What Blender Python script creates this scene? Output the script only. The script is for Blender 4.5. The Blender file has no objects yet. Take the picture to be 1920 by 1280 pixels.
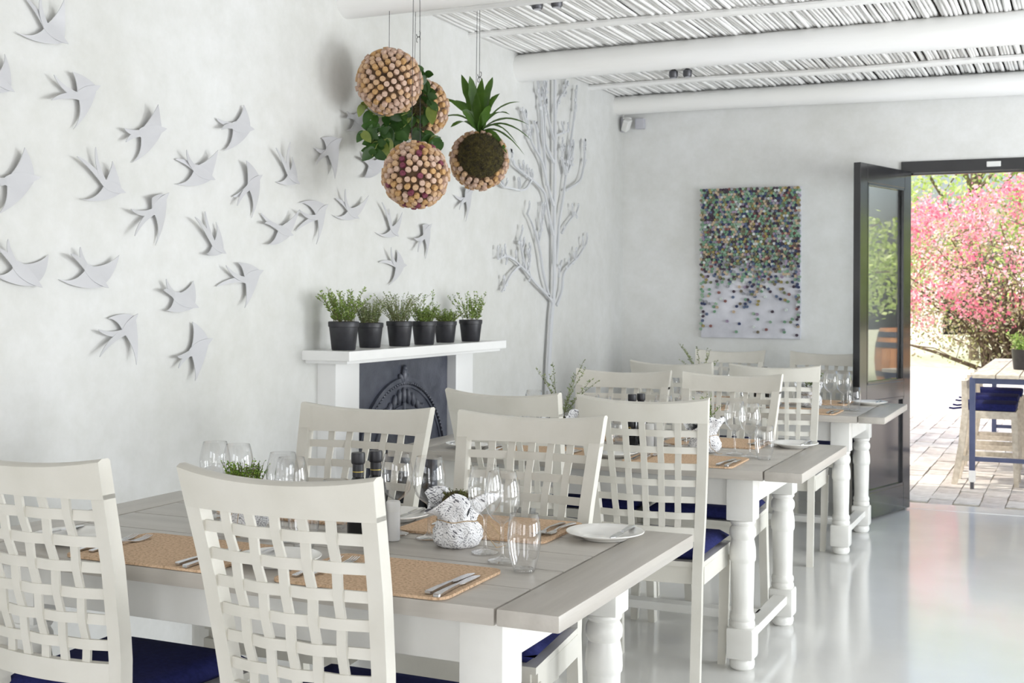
import bpy, bmesh, math, random
import numpy as np
from mathutils import Vector, Matrix
R = random.Random(7)
PI = math.pi
scene = bpy.context.scene
COL = scene.collection

# ------------------------------------------------------------------ camera
CAM_H, YAW, ROLL, FPX = 1.3703, 0.4265, 0.0047, 2340.7
cd = bpy.data.cameras.new('camera')
cam = bpy.data.objects.new('camera', cd)
COL.objects.link(cam)
cd.sensor_width = 36.0
cd.lens = FPX / 1920 * 36.0
cd.shift_y = -(640 - 555.66) / 1920
cd.clip_start, cd.clip_end = 0.05, 200
cam.matrix_world = (Matrix.Translation((0, 0, CAM_H)) @ Matrix.Rotation(YAW, 4, 'Z')
                    @ Matrix.Rotation(PI / 2, 4, 'X') @ Matrix.Rotation(ROLL, 4, 'Z'))
cd.dof.use_dof = True
cd.dof.focus_distance = 3.4
cd.dof.aperture_fstop = 10.0
scene.camera = cam

# ------------------------------------------------------------------ world, sun, daylight through the windows, exposure
w = bpy.data.worlds.new('sky'); scene.world = w; w.use_nodes = True
nt = w.node_tree; nt.nodes.clear()
sky = nt.nodes.new('ShaderNodeTexSky'); sky.sky_type = 'NISHITA'
sky.sun_disc = False; sky.sun_elevation = math.radians(62); sky.sun_rotation = math.radians(236)
sky.air_density = 1.0; sky.dust_density = 6.0; sky.ozone_density = 1.0
bg = nt.nodes.new('ShaderNodeBackground'); bg.inputs['Strength'].default_value = 0.36
wo = nt.nodes.new('ShaderNodeOutputWorld')
nt.links.new(sky.outputs[0], bg.inputs[0]); nt.links.new(bg.outputs[0], wo.inputs[0])

def sun(name, strength, direction, angle, color):
    l = bpy.data.lights.new(name, 'SUN'); l.energy = strength; l.angle = angle; l.color = color
    o = bpy.data.objects.new(name, l); COL.objects.link(o)
    o.rotation_euler = Vector(direction).to_track_quat('-Z', 'Y').to_euler()
sun('sun_offscreen', 2.2, (0.38, 0.26, -0.89), math.radians(1.0), (1.0, 0.96, 0.88))

def window_light(name, loc, rot, sx, sy, power, color):
    l = bpy.data.lights.new(name, 'AREA'); l.shape = 'RECTANGLE'; l.size = sx; l.size_y = sy
    l.energy = power; l.color = color
    o = bpy.data.objects.new(name, l); COL.objects.link(o); o.location = loc; o.rotation_euler = rot
DAY = (0.935, 0.968, 1.0)
for yy, pw in ((0.6, 42), (3.2, 80), (5.9, 150)):      # daylight in the openings of the right-hand wall
    window_light('window_right_offscreen', (3.60, yy, 1.06), (0, PI / 2, 0), 1.75, 1.7, pw, DAY)
for xx, pw in ((-1.7, 40), (1.2, 74)):               # daylight in the openings of the wall behind the camera
    window_light('window_front_offscreen', (xx, -2.80, 1.45), (PI / 2, 0, 0), 1.7, 2.2, pw, (0.985, 0.985, 1.0))

scene.view_settings.view_transform = 'Standard'
scene.view_settings.look = 'None'
scene.view_settings.gamma = 1.0
scene.view_settings.use_curve_mapping = False
scene.view_settings.exposure = 0.20
scene.cycles.max_bounces = 10
scene.cycles.diffuse_bounces = 5
scene.cycles.glossy_bounces = 4
scene.cycles.transparent_max_bounces = 24
scene.cycles.caustics_reflective = False
scene.cycles.caustics_refractive = False

# ------------------------------------------------------------------ helpers: materials
def mat(name, c1, c2=None, rough=0.5, scale=8.0, detail=4.0, spec=0.5, bump=0.0, bscale=None, metal=0.0,
        stretch=(1, 1, 1), lo=0.35, hi=0.65, coat=0.0, trans=0.0, rough2=None):
    m = bpy.data.materials.new(name); m.use_nodes = True
    n = m.node_tree.nodes; L = m.node_tree.links
    b = n['Principled BSDF']
    b.inputs['Roughness'].default_value = rough
    b.inputs['Metallic'].default_value = metal
    b.inputs['Specular IOR Level'].default_value = spec
    b.inputs['Coat Weight'].default_value = coat
    b.inputs['Coat Roughness'].default_value = 0.08
    tc = n.new('ShaderNodeTexCoord'); mp = n.new('ShaderNodeMapping'); mp.inputs['Scale'].default_value = stretch
    L.new(tc.outputs['Object'], mp.inputs[0])
    nz = n.new('ShaderNodeTexNoise'); nz.inputs['Scale'].default_value = scale; nz.inputs['Detail'].default_value = detail
    L.new(mp.outputs[0], nz.inputs['Vector'])
    cr = n.new('ShaderNodeValToRGB')
    cr.color_ramp.elements[0].position = lo; cr.color_ramp.elements[1].position = hi
    cr.color_ramp.elements[0].color = (*c1, 1); cr.color_ramp.elements[1].color = (*(c2 or c1), 1)
    L.new(nz.outputs['Fac'], cr.inputs[0]); L.new(cr.outputs[0], b.inputs['Base Color'])
    if rough2 is not None:
        mr = n.new('ShaderNodeMapRange'); mr.inputs[3].default_value = rough; mr.inputs[4].default_value = rough2
        L.new(nz.outputs['Fac'], mr.inputs[0]); L.new(mr.outputs[0], b.inputs['Roughness'])
    if bump:
        n2 = n.new('ShaderNodeTexNoise'); n2.inputs['Scale'].default_value = bscale or scale * 3; n2.inputs['Detail'].default_value = 5
        L.new(mp.outputs[0], n2.inputs['Vector'])
        bp = n.new('ShaderNodeBump'); bp.inputs['Strength'].default_value = bump; bp.inputs['Distance'].default_value = 0.01
        L.new(n2.outputs['Fac'], bp.inputs['Height']); L.new(bp.outputs[0], b.inputs['Normal'])
    if trans:
        out = n['Material Output']
        t = n.new('ShaderNodeBsdfTranslucent'); L.new(cr.outputs[0], t.inputs[0])
        mx = n.new('ShaderNodeMixShader'); mx.inputs[0].default_value = trans
        L.new(b.outputs[0], mx.inputs[1]); L.new(t.outputs[0], mx.inputs[2]); L.new(mx.outputs[0], out.inputs[0])
    return m

def glass_mat(name, tint, f0, edge):
    m = bpy.data.materials.new(name); m.use_nodes = True
    n = m.node_tree.nodes; L = m.node_tree.links
    n.remove(n['Principled BSDF']); out = n['Material Output']
    tr = n.new('ShaderNodeBsdfTransparent'); gl = n.new('ShaderNodeBsdfGlossy'); gl.inputs['Roughness'].default_value = 0.01
    lw = n.new('ShaderNodeLayerWeight'); lw.inputs['Blend'].default_value = edge
    tr.inputs[0].default_value = (*tint, 1)
    pw = n.new('ShaderNodeMath'); pw.operation = 'POWER'; L.new(lw.outputs['Facing'], pw.inputs[0]); pw.inputs[1].default_value = f0[2]
    fr = n.new('ShaderNodeMapRange'); fr.inputs[3].default_value = f0[0]; fr.inputs[4].default_value = f0[1]; L.new(pw.outputs[0], fr.inputs[0])
    mx = n.new('ShaderNodeMixShader'); L.new(fr.outputs[0], mx.inputs[0])
    L.new(tr.outputs[0], mx.inputs[1]); L.new(gl.outputs[0], mx.inputs[2]); L.new(mx.outputs[0], out.inputs[0])
    return m

def plaster(name, c1, c2, c3, nscale=0.9):
    m = mat(name, c1, c2, rough=0.42, scale=nscale, detail=9, spec=0.35, bump=0.10, bscale=14, lo=0.3, hi=0.7)
    n = m.node_tree.nodes; L = m.node_tree.links
    b = n['Principled BSDF']; base = b.inputs['Base Color'].links[0].from_socket
    tc = n['Texture Coordinate']
    mp = n.new('ShaderNodeMapping'); mp.inputs['Scale'].default_value = (3.2, 3.2, 3.2)
    L.new(tc.outputs['Object'], mp.inputs[0])
    nz = n.new('ShaderNodeTexNoise'); nz.inputs['Scale'].default_value = 2.4; nz.inputs['Detail'].default_value = 8
    nz.inputs['Roughness'].default_value = 0.7
    L.new(mp.outputs[0], nz.inputs['Vector'])
    cr = n.new('ShaderNodeValToRGB'); cr.color_ramp.elements[0].position = 0.35; cr.color_ramp.elements[1].position = 0.7
    cr.color_ramp.elements[0].color = (*c3, 1); cr.color_ramp.elements[1].color = (1, 1, 1, 1)
    L.new(nz.outputs['Fac'], cr.inputs[0])
    mx = n.new('ShaderNodeMix'); mx.data_type = 'RGBA'; mx.blend_type = 'MULTIPLY'; mx.inputs[0].default_value = 1.0
    L.new(base, mx.inputs[6]); L.new(cr.outputs[0], mx.inputs[7]); L.new(mx.outputs[2], b.inputs['Base Color'])
    return m

def attr_mat(name, rough=0.5, trans=0.0, spec=0.4):
    m = bpy.data.materials.new(name); m.use_nodes = True
    n = m.node_tree.nodes; L = m.node_tree.links; b = n['Principled BSDF']
    a = n.new('ShaderNodeAttribute'); a.attribute_name = 'tone'
    nz = n.new('ShaderNodeTexNoise'); nz.inputs['Scale'].default_value = 60
    hsv = n.new('ShaderNodeHueSaturation'); mr = n.new('ShaderNodeMapRange')
    mr.inputs[3].default_value = 0.85; mr.inputs[4].default_value = 1.15
    L.new(nz.outputs['Fac'], mr.inputs[0]); L.new(mr.outputs[0], hsv.inputs['Value'])
    L.new(a.outputs['Color'], hsv.inputs['Color']); L.new(hsv.outputs[0], b.inputs['Base Color'])
    b.inputs['Roughness'].default_value = rough; b.inputs['Specular IOR Level'].default_value = spec
    if trans:
        out = n['Material Output']; t = n.new('ShaderNodeBsdfTranslucent'); L.new(hsv.outputs[0], t.inputs[0])
        mx = n.new('ShaderNodeMixShader'); mx.inputs[0].default_value = trans
        L.new(b.outputs[0], mx.inputs[1]); L.new(t.outputs[0], mx.inputs[2]); L.new(mx.outputs[0], out.inputs[0])
    return m

def newsprint(name):
    m = bpy.data.materials.new(name); m.use_nodes = True
    n = m.node_tree.nodes; L = m.node_tree.links; b = n['Principled BSDF']
    b.inputs['Roughness'].default_value = 0.7
    tc = n.new('ShaderNodeTexCoord')
    def mapped(rot, sc):
        mp = n.new('ShaderNodeMapping'); mp.inputs['Rotation'].default_value = (0, 0, rot); mp.inputs['Scale'].default_value = (sc, sc, sc)
        L.new(tc.outputs['UV'], mp.inputs[0]); return mp.outputs[0]
    def brick(vec, sc, w_, h_, mort):
        br = n.new('ShaderNodeTexBrick'); br.inputs['Scale'].default_value = sc
        br.inputs['Color1'].default_value = (0, 0, 0, 1); br.inputs['Color2'].default_value = (1, 1, 1, 1)
        br.inputs['Mortar'].default_value = (1, 1, 1, 1); br.inputs['Mortar Size'].default_value = mort
        br.inputs['Brick Width'].default_value = w_; br.inputs['Row Height'].default_value = h_
        L.new(vec, br.inputs['Vector']); sp = n.new('ShaderNodeSeparateColor'); L.new(br.outputs['Color'], sp.inputs[0]); return sp.outputs[0]
    def cmp(op, sock, val):
        q = n.new('ShaderNodeMath'); q.operation = op; L.new(sock, q.inputs[0]); q.inputs[1].default_value = val; return q.outputs[0]
    def two(op, a_, b_):
        q = n.new('ShaderNodeMath'); q.operation = op; L.new(a_, q.inputs[0]); L.new(b_, q.inputs[1]); return q.outputs[0]
    v1, v2 = mapped(0.5, 1.0), mapped(-0.9, 1.0)
    nz = n.new('ShaderNodeTexNoise'); nz.inputs['Scale'].default_value = 2.6; L.new(v1, nz.inputs['Vector'])
    wv = n.new('ShaderNodeTexWave'); wv.inputs['Scale'].default_value = 5; wv.inputs['Distortion'].default_value = 14; wv.inputs['Detail'].default_value = 4
    L.new(v2, wv.inputs['Vector'])
    text = two('MULTIPLY', cmp('LESS_THAN', brick(v1, 9, 0.26, 0.40, 0.06), 0.55), cmp('LESS_THAN', nz.outputs['Fac'], 0.47))
    head = two('MULTIPLY', cmp('LESS_THAN', brick(v2, 3.6, 0.16, 0.50, 0.03), 0.40), cmp('GREATER_THAN', nz.outputs['Fac'], 0.56))
    lines = two('MULTIPLY', cmp('LESS_THAN', wv.outputs['Fac'], 0.035), cmp('GREATER_THAN', nz.outputs['Fac'], 0.46))
    ink = two('MAXIMUM', two('MAXIMUM', text, head), lines)
    mx = n.new('ShaderNodeMix'); mx.data_type = 'RGBA'
    mx.inputs[6].default_value = (0.86, 0.86, 0.87, 1); mx.inputs[7].default_value = (0.13, 0.13, 0.15, 1)
    L.new(ink, mx.inputs[0]); L.new(mx.outputs[2], b.inputs['Base Color'])
    return m

M = {}
M['wall_l'] = plaster('plaster_left', (0.67, 0.67, 0.645), (0.78, 0.785, 0.785), (0.90, 0.90, 0.88))
M['wall_b'] = plaster('plaster_back', (0.75, 0.75, 0.73), (0.86, 0.865, 0.865), (0.91, 0.91, 0.89), 1.3)
M['floor'] = mat('polished_concrete', (0.70, 0.695, 0.67), (0.80, 0.80, 0.785), rough=0.09, scale=1.1, detail=9, spec=0.55, coat=0.35, rough2=0.22)
M['reed'] = mat('limewashed_reed', (0.82, 0.81, 0.79), (0.92, 0.92, 0.91), rough=0.7, scale=14, stretch=(1, 0.15, 1), bump=0.3, bscale=60)
M['thatch'] = mat('dark_thatch', (0.22, 0.20, 0.18), (0.38, 0.36, 0.33), rough=0.95, scale=40)
M['beam'] = mat('painted_log', (0.88, 0.875, 0.85), (0.93, 0.93, 0.925), rough=0.5, scale=2.2, detail=7, stretch=(0.35, 3, 3), bump=0.25, bscale=5)
M['chair'] = mat('cream_paint', (0.62, 0.60, 0.535), (0.68, 0.66, 0.60), rough=0.38, scale=6, detail=6, bump=0.04, bscale=80)
M['leg_white'] = mat('white_paint', (0.70, 0.69, 0.65), (0.76, 0.755, 0.72), rough=0.35, scale=6, detail=5, bump=0.03, bscale=50)
M['top'] = mat('taupe_table_paint', (0.42, 0.39, 0.35), (0.50, 0.47, 0.425), rough=0.34, scale=3, detail=8, stretch=(0.5, 7, 7), bump=0.08, bscale=14, spec=0.55)
M['top_end'] = mat('taupe_table_paint_cross', (0.42, 0.39, 0.35), (0.50, 0.47, 0.425), rough=0.34, scale=3, detail=8, stretch=(7, 0.5, 7), bump=0.08, bscale=14, spec=0.55)
M['navy'] = mat('navy_canvas', (0.010, 0.013, 0.075), (0.016, 0.02, 0.105), rough=0.85, scale=90, detail=3, spec=0.2, bump=0.25, bscale=420)
M['cork_mat'] = mat('cork_sheet', (0.40, 0.25, 0.145), (0.70, 0.50, 0.335), rough=0.75, scale=170, detail=6, spec=0.2, bump=0.3, bscale=220, stretch=(0.85, 1, 1), lo=0.3, hi=0.55)
M['steel'] = mat('cutlery_steel', (0.60, 0.60, 0.61), (0.70, 0.70, 0.71), rough=0.2, scale=30, metal=1.0)
M['china'] = mat('white_china', (0.85, 0.84, 0.80), (0.88, 0.87, 0.84), rough=0.12, scale=5, spec=0.6)
M['glass'] = glass_mat('clear_glass', (0.985, 0.985, 0.985), (0.07, 0.95, 2.0), 0.5)
M['pane'] = glass_mat('door_glass', (0.93, 0.95, 0.95), (0.08, 0.98, 2.6), 0.5)
M['bird'] = mat('grey_metal', (0.54, 0.54, 0.56), (0.58, 0.58, 0.60), rough=0.33, scale=5, metal=0.0, spec=0.5)
M['tree_metal'] = mat('grey_cut_metal', (0.60, 0.61, 0.635), (0.66, 0.67, 0.69), rough=0.45, scale=5)
M['mantel'] = mat('mantel_white', (0.84, 0.84, 0.83), (0.88, 0.88, 0.87), rough=0.3, scale=4, bump=0.04, bscale=30)
M['iron'] = mat('cast_iron', (0.05, 0.056, 0.078), (0.105, 0.112, 0.14), rough=0.34, scale=9, detail=8, spec=0.5, bump=0.15, bscale=70)
M['black'] = mat('black_gloss', (0.012, 0.012, 0.014), (0.02, 0.02, 0.023), rough=0.16, scale=10, spec=0.6, coat=0.5)
M['soot'] = mat('soot', (0.006, 0.006, 0.007), (0.015, 0.015, 0.016), rough=0.95, scale=20)
M['pot'] = mat('black_plastic', (0.014, 0.014, 0.018), (0.024, 0.024, 0.03), rough=0.42, scale=30)
M['soil'] = mat('soil', (0.02, 0.013, 0.008), (0.07, 0.045, 0.03), rough=1.0, scale=120, bump=0.8, bscale=150)
M['wire'] = mat('dark_wire', (0.03, 0.03, 0.03), (0.07, 0.07, 0.07), rough=0.4, scale=20, metal=0.6)
M['cork1'] = mat('cork_pale', (0.50, 0.31, 0.17), (0.66, 0.45, 0.28), rough=0.8, scale=160, detail=5, bump=0.3, bscale=300)
M['cork2'] = mat('cork_golden', (0.46, 0.26, 0.10), (0.62, 0.39, 0.18), rough=0.8, scale=160, detail=5, bump=0.3, bscale=300)
M['cork3'] = mat('cork_pinkish', (0.50, 0.33, 0.24), (0.68, 0.50, 0.40), rough=0.8, scale=160, detail=5, bump=0.3, bscale=300)
M['cork4'] = mat('cork_wine_stained', (0.13, 0.025, 0.05), (0.24, 0.06, 0.09), rough=0.8, scale=120, bump=0.3, bscale=300)
M['cork_core'] = mat('cork_ball_core', (0.05, 0.028, 0.014), (0.11, 0.065, 0.035), rough=0.95, scale=60)
M['moss'] = mat('moss', (0.018, 0.014, 0.006), (0.075, 0.06, 0.015), rough=1.0, scale=55, detail=6, bump=1.0, bscale=120)
M['paper'] = newsprint('newsprint_paper')
M['twine'] = mat('twine', (0.35, 0.24, 0.13), (0.5, 0.36, 0.2), rough=0.9, scale=100)
M['bottle'] = mat('dark_bottle', (0.006, 0.006, 0.008), (0.012, 0.012, 0.014), rough=0.12, scale=5, spec=0.6)
M['gold'] = mat('gold_print', (0.55, 0.42, 0.08), (0.65, 0.5, 0.12), rough=0.35, scale=20, metal=0.4)
M['frost'] = mat('frosted_grinder', (0.72, 0.72, 0.71), (0.80, 0.80, 0.79), rough=0.35, scale=10)
M['canvas'] = mat('artboard', (0.55, 0.55, 0.60), (0.74, 0.74, 0.80), rough=0.7, scale=6, detail=6)
M['white_plastic'] = mat('white_plastic', (0.78, 0.78, 0.76), (0.82, 0.82, 0.8), rough=0.4)
M['grey_plastic'] = mat('grey_plastic', (0.52, 0.52, 0.57), (0.56, 0.56, 0.6), rough=0.4)
M['dark_metal'] = mat('dark_metal', (0.08, 0.08, 0.09), (0.12, 0.12, 0.13), rough=0.4, metal=0.5)
M['blue_steel'] = mat('blue_grey_steel', (0.06, 0.075, 0.15), (0.08, 0.095, 0.18), rough=0.4, scale=10)
M['pale_wood'] = mat('weathered_pale_wood', (0.50, 0.44, 0.35), (0.66, 0.60, 0.50), rough=0.7, scale=4, detail=7, stretch=(8, 1, 8), bump=0.2, bscale=20)
M['paver'] = mat('paving_brick', (0.42, 0.38, 0.345), (0.56, 0.52, 0.48), rough=0.9, scale=18, detail=6, bump=0.5, bscale=60)
M['paver2'] = mat('paving_brick_pale', (0.50, 0.47, 0.43), (0.62, 0.59, 0.55), rough=0.9, scale=18, detail=6, bump=0.5, bscale=60)
M['joint'] = mat('sandy_joint', (0.28, 0.25, 0.18), (0.42, 0.38, 0.31), rough=1.0, scale=30)
M['lawn'] = mat('lawn', (0.40, 0.42, 0.24), (0.55, 0.55, 0.40), rough=1.0, scale=6, detail=8)
M['bark'] = mat('bark', (0.10, 0.075, 0.05), (0.22, 0.17, 0.12), rough=0.95, scale=20, bump=0.8, bscale=40)
M['render'] = mat('white_render', (0.76, 0.75, 0.73), (0.82, 0.81, 0.79), rough=0.9, scale=5, bump=0.2, bscale=30)
M['barrel'] = mat('oak_barrel', (0.42, 0.19, 0.07), (0.58, 0.29, 0.12), rough=0.55, scale=4, detail=6, stretch=(8, 8, 0.8))
M['leaf'] = attr_mat('leaf_tones', 0.45, 0.35)
M['petal'] = attr_mat('petal_tones', 0.6, 0.45)
M['caps'] = attr_mat('painted_cork_tones', 0.55)

# ------------------------------------------------------------------ helpers: meshes
def new_obj(name, me, m=None, parent=None, smooth=False):
    if m is not None and not me.materials: me.materials.append(m)
    if smooth:
        me.polygons.foreach_set('use_smooth', [True] * len(me.polygons))
    o = bpy.data.objects.new(name, me); COL.objects.link(o)
    if parent is not None: o.parent = parent
    return o

class B:
    """collects shapes for ONE mesh"""
    def __init__(s): s.bm = bmesh.new()
    def box(s, c, d, rot=None, bev=0.0):
        r = bmesh.ops.create_cube(s.bm, size=1.0); vs = r['verts']
        mx = Matrix.Translation(c) @ (rot.to_4x4() if rot is not None else Matrix.Identity(4)) @ Matrix.Diagonal((*d, 1))
        bmesh.ops.transform(s.bm, matrix=mx, verts=vs)
        if bev:
            es = list({e for v in vs for e in v.link_edges})
            bmesh.ops.bevel(s.bm, geom=es, offset=bev, segments=2, affect='EDGES', profile=0.6)
        return s
    def lathe(s, prof, c=(0, 0, 0), n=20, mod=None, close=False):
        rings = []
        for (r, z) in prof:
            ring = []
            for k in range(n):
                a = 2 * PI * k / n
                rr, zz = (r, z) if mod is None else mod(r, z, a)
                ring.append(s.bm.verts.new((c[0] + rr * math.cos(a), c[1] + rr * math.sin(a), c[2] + zz)))
            rings.append(ring)
        for i in range(len(rings) - 1):
            for k in range(n):
                s.bm.faces.new((rings[i][k], rings[i][(k + 1) % n], rings[i + 1][(k + 1) % n], rings[i + 1][k]))
        if close:
            s.bm.faces.new(rings[0][::-1]); s.bm.faces.new(rings[-1])
        return s
    def tube(s, pts, rad, n=8, cap=True):
        pts = [Vector(p) for p in pts]
        rads = rad if isinstance(rad, (list, tuple)) else [rad] * len(pts)
        up = Vector((0, 0, 1)); rings = []
        for i, p in enumerate(pts):
            t = (pts[min(i + 1, len(pts) - 1)] - pts[max(i - 1, 0)]).normalized()
            a = t.cross(up)
            if a.length < 1e-3: a = t.cross(Vector((1, 0, 0)))
            a.normalize(); b = t.cross(a).normalized()
            rings.append([s.bm.verts.new(p + (a * math.cos(2 * PI * k / n) + b * math.sin(2 * PI * k / n)) * rads[i]) for k in range(n)])
        for i in range(len(rings) - 1):
            for k in range(n):
                s.bm.faces.new((rings[i][k], rings[i][(k + 1) % n], rings[i + 1][(k + 1) % n], rings[i + 1][k]))
        if cap and n > 2:
            s.bm.faces.new(rings[0][::-1]); s.bm.faces.new(rings[-1])
        return s
    def sweep(s, path, across, normal, wid, thk):
        """flat strip: path points with width direction and thickness direction"""
        rings = []
        for i, p in enumerate(path):
            p = Vector(p)
            a = Vector(across[i] if isinstance(across, list) else across); nn = Vector(normal[i] if isinstance(normal, list) else normal)
            w_ = wid[i] if isinstance(wid, list) else wid
            rings.append([s.bm.verts.new(p + a * sx * w_ / 2 + nn * sz * thk / 2) for sx, sz in ((-1, -1), (1, -1), (1, 1), (-1, 1))])
        for i in range(len(rings) - 1):
            for k in range(4):
                s.bm.faces.new((rings[i][k], rings[i][(k + 1) % 4], rings[i + 1][(k + 1) % 4], rings[i + 1][k]))
        s.bm.faces.new(rings[0][::-1]); s.bm.faces.new(rings[-1])
        return s
    def prism(s, poly, fn, d):
        """poly of 2D points mapped by fn(x, y, depth) and given a thickness d"""
        lo = [s.bm.verts.new(fn(x, y, 0)) for x, y in poly]; hi = [s.bm.verts.new(fn(x, y, d)) for x, y in poly]
        n = len(poly)
        s.bm.faces.new(lo[::-1]); s.bm.faces.new(hi)
        for k in range(n): s.bm.faces.new((lo[k], lo[(k + 1) % n], hi[(k + 1) % n], hi[k]))
        return s
    def mesh(s, name):
        bmesh.ops.recalc_face_normals(s.bm, faces=s.bm.faces[:])
        me = bpy.data.meshes.new(name); s.bm.to_mesh(me); s.bm.free(); return me
    def obj(s, name, m, parent=None, smooth=False):
        return new_obj(name, s.mesh(name), m, parent, smooth)

def auto_smooth(o, deg=40):
    me = o.data
    me.polygons.foreach_set('use_smooth', [True] * len(me.polygons))
    me.set_sharp_from_angle(angle=math.radians(deg))
    return o

def thing(name, label, cat, loc=(0, 0, 0), rz=0.0, group=None):
    o = bpy.data.objects.new(name, None); COL.objects.link(o)
    o.empty_display_size = 0.05
    o.location = loc; o.rotation_euler = (0, 0, rz); o['label'] = label; o['category'] = cat
    if group: o['group'] = group
    return o
def tag(o, label, cat, group=None):
    o['label'] = label; o['category'] = cat
    if group: o['group'] = group
    return o
def struct(o, label=None, cat=None):
    o['kind'] = 'structure'
    if label: o['label'] = label
    if cat: o['category'] = cat
    return o
def copy_tree(o, parent=None):
    c = o.copy(); COL.objects.link(c); c.parent = parent
    for ch in list(o.children): copy_tree(ch, c)
    return c

def quads_mesh(name, P, A, Bv, tones, m, parent=None, tri=False):
    """many small leaf quads: centres P, half-axes A and Bv (n,3), colour per quad"""
    n = len(P)
    V = np.empty((n, 4, 3)); V[:, 0] = P - A; V[:, 1] = P - Bv * 0.9 ; V[:, 2] = P + A; V[:, 3] = P + Bv * 0.9
    me = bpy.data.meshes.new(name)
    me.vertices.add(n * 4); me.vertices.foreach_set('co', V.reshape(-1))
    me.loops.add(n * 4); me.loops.foreach_set('vertex_index', np.arange(n * 4, dtype=np.int32))
    me.polygons.add(n); me.polygons.foreach_set('loop_start', np.arange(0, n * 4, 4, dtype=np.int32))
    me.update(calc_edges=True)
    ca = me.color_attributes.new('tone', 'FLOAT_COLOR', 'POINT')
    C = np.ones((n, 4, 4)); C[:, :, :3] = np.asarray(tones)[:, None, :]
    ca.data.foreach_set('color', C.reshape(-1))
    me.validate()
    return new_obj(name, me, m, parent)

NR = np.random.RandomState(11)
def rand_leaves(P, l, wd, up=0.0):
    n = len(P)
    A = NR.normal(size=(n, 3)); A[:, 2] += up; A /= np.linalg.norm(A, axis=1)[:, None]
    Bv = np.cross(A, NR.normal(size=(n, 3))); Bv /= np.linalg.norm(Bv, axis=1)[:, None]
    s = NR.uniform(0.7, 1.3, size=(n, 1))
    return A * l * s / 2, Bv * wd * s / 2
def tones(cols, n, var=0.15):
    c = np.array(cols)[NR.randint(0, len(cols), n)]
    return np.clip(c * NR.uniform(1 - var, 1 + var, size=(n, 1)), 0, 1)
# ================================================================== THE ROOM
XL, XR, YF, YB, ZC = -2.99, 3.4, -2.6, 8.5, 2.8
DX0, DX1, DZ = -1.065, 0.95, 2.255            # garden doorway in the back wall

o = B().box(((XL + XR) / 2, (YF + YB) / 2 + 0.1, -0.05), (XR - XL + 0.4, YB - YF + 0.2, 0.1)).obj('floor', M['floor'])
struct(o, 'pale polished concrete floor with soft reflections', 'floor')
o = B().box((XL - 0.15, (YF + YB) / 2, 1.6), (0.3, YB - YF + 0.6, 3.2)).obj('wall_left', M['wall_l'])
struct(o, 'mottled white plaster wall carrying the metal swallows', 'wall')
b = B()
b.box(((XL + DX0) / 2, YB + 0.12, 1.6), (DX0 - XL, 0.24, 3.2))
b.box(((DX0 + DX1) / 2, YB + 0.12, (DZ + 3.2) / 2), (DX1 - DX0, 0.24, 3.2 - DZ))
b.box(((DX1 + XR + 0.3) / 2, YB + 0.12, 1.6), (XR + 0.3 - DX1, 0.24, 3.2))
o = b.obj('wall_back', M['wall_b']); struct(o, 'greyish plaster wall with the artwork and garden doorway', 'wall')
b = B(); x = XR + 0.12                        # right-hand wall with three tall openings
ys = [YF]
for yy in (0.6, 3.2, 5.9): ys += [yy - 0.9, yy + 0.9]
ys.append(YB)
for k in range(0, len(ys), 2): b.box((x, (ys[k] + ys[k + 1]) / 2, 1.6), (0.24, ys[k + 1] - ys[k], 3.2))
for yy in (0.6, 3.2, 5.9): b.box((x, yy, 2.65), (0.24, 1.8, 1.1)); b.box((x, yy, 0.08), (0.24, 1.8, 0.16))
o = b.obj('wall_right', M['wall_b']); struct(o, 'plaster wall with three tall window openings', 'wall')
b = B(); y = YF - 0.12
for x0, x1 in ((XL, -2.6), (-0.8, 0.3), (2.1, XR)): b.box(((x0 + x1) / 2, y, 1.6), (x1 - x0, 0.24, 3.2))
for xx in (-1.7, 1.2): b.box((xx, y, 2.9), (1.8, 0.24, 0.6)); b.box((xx, y, 0.13), (1.8, 0.24, 0.26))
o = b.obj('wall_front', M['wall_b']); struct(o, 'plaster wall with two tall window openings', 'wall')
n = 0
for yy in (0.6, 3.2, 5.9):
    n += 1
    b = B()
    for s in (-1, 1): b.box((XR + 0.12, yy + s * 0.87, 1.13), (0.07, 0.06, 1.94)); b.box((XR + 0.12, yy, 1.13 + s * 0.94), (0.07, 1.8, 0.06))
    o = b.obj('window_%d' % n, M['black']); struct(o, 'black framed tall window opening', 'window')
for xx in (-1.7, 1.2):
    n += 1
    b = B()
    for s in (-1, 1): b.box((xx + s * 0.87, YF - 0.12, 1.43), (0.06, 0.07, 2.34)); b.box((xx, YF - 0.12, 1.43 + s * 1.14), (1.8, 0.07, 0.06))
    o = b.obj('window_%d' % n, M['black']); struct(o, 'black framed tall window opening', 'window')

# ceiling: dark thatch slab with limewashed reeds laid over round battens and log beams
ceil = B().box(((XL + XR) / 2, (YF + YB) / 2, ZC + 0.09), (XR - XL + 0.6, YB - YF + 0.4, 0.1)).obj('ceiling', M['thatch'])
struct(ceil, 'limewashed reed ceiling laid over white log beams', 'ceiling')
reeds = []
for v in range(9):
    rr = random.Random(v); pts = []; y = 2.6; dx = 0
    rad = rr.uniform(0.0106, 0.0134)
    while y < YB + 0.01:
        dx += rr.uniform(-0.0055, 0.0055); dx *= 0.8
        pts.append((dx, min(y, YB), rr.uniform(-0.004, 0.004))); y += 0.295
    reeds.append(B().tube(pts, [rad * rr.uniform(0.88, 1.1) for _ in pts], n=6).mesh('reed'))
    reeds[-1].polygons.foreach_set('use_smooth', [True] * len(reeds[-1].polygons)); reeds[-1].materials.append(M['reed'])
x = XL + 0.012; n = 0
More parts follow.
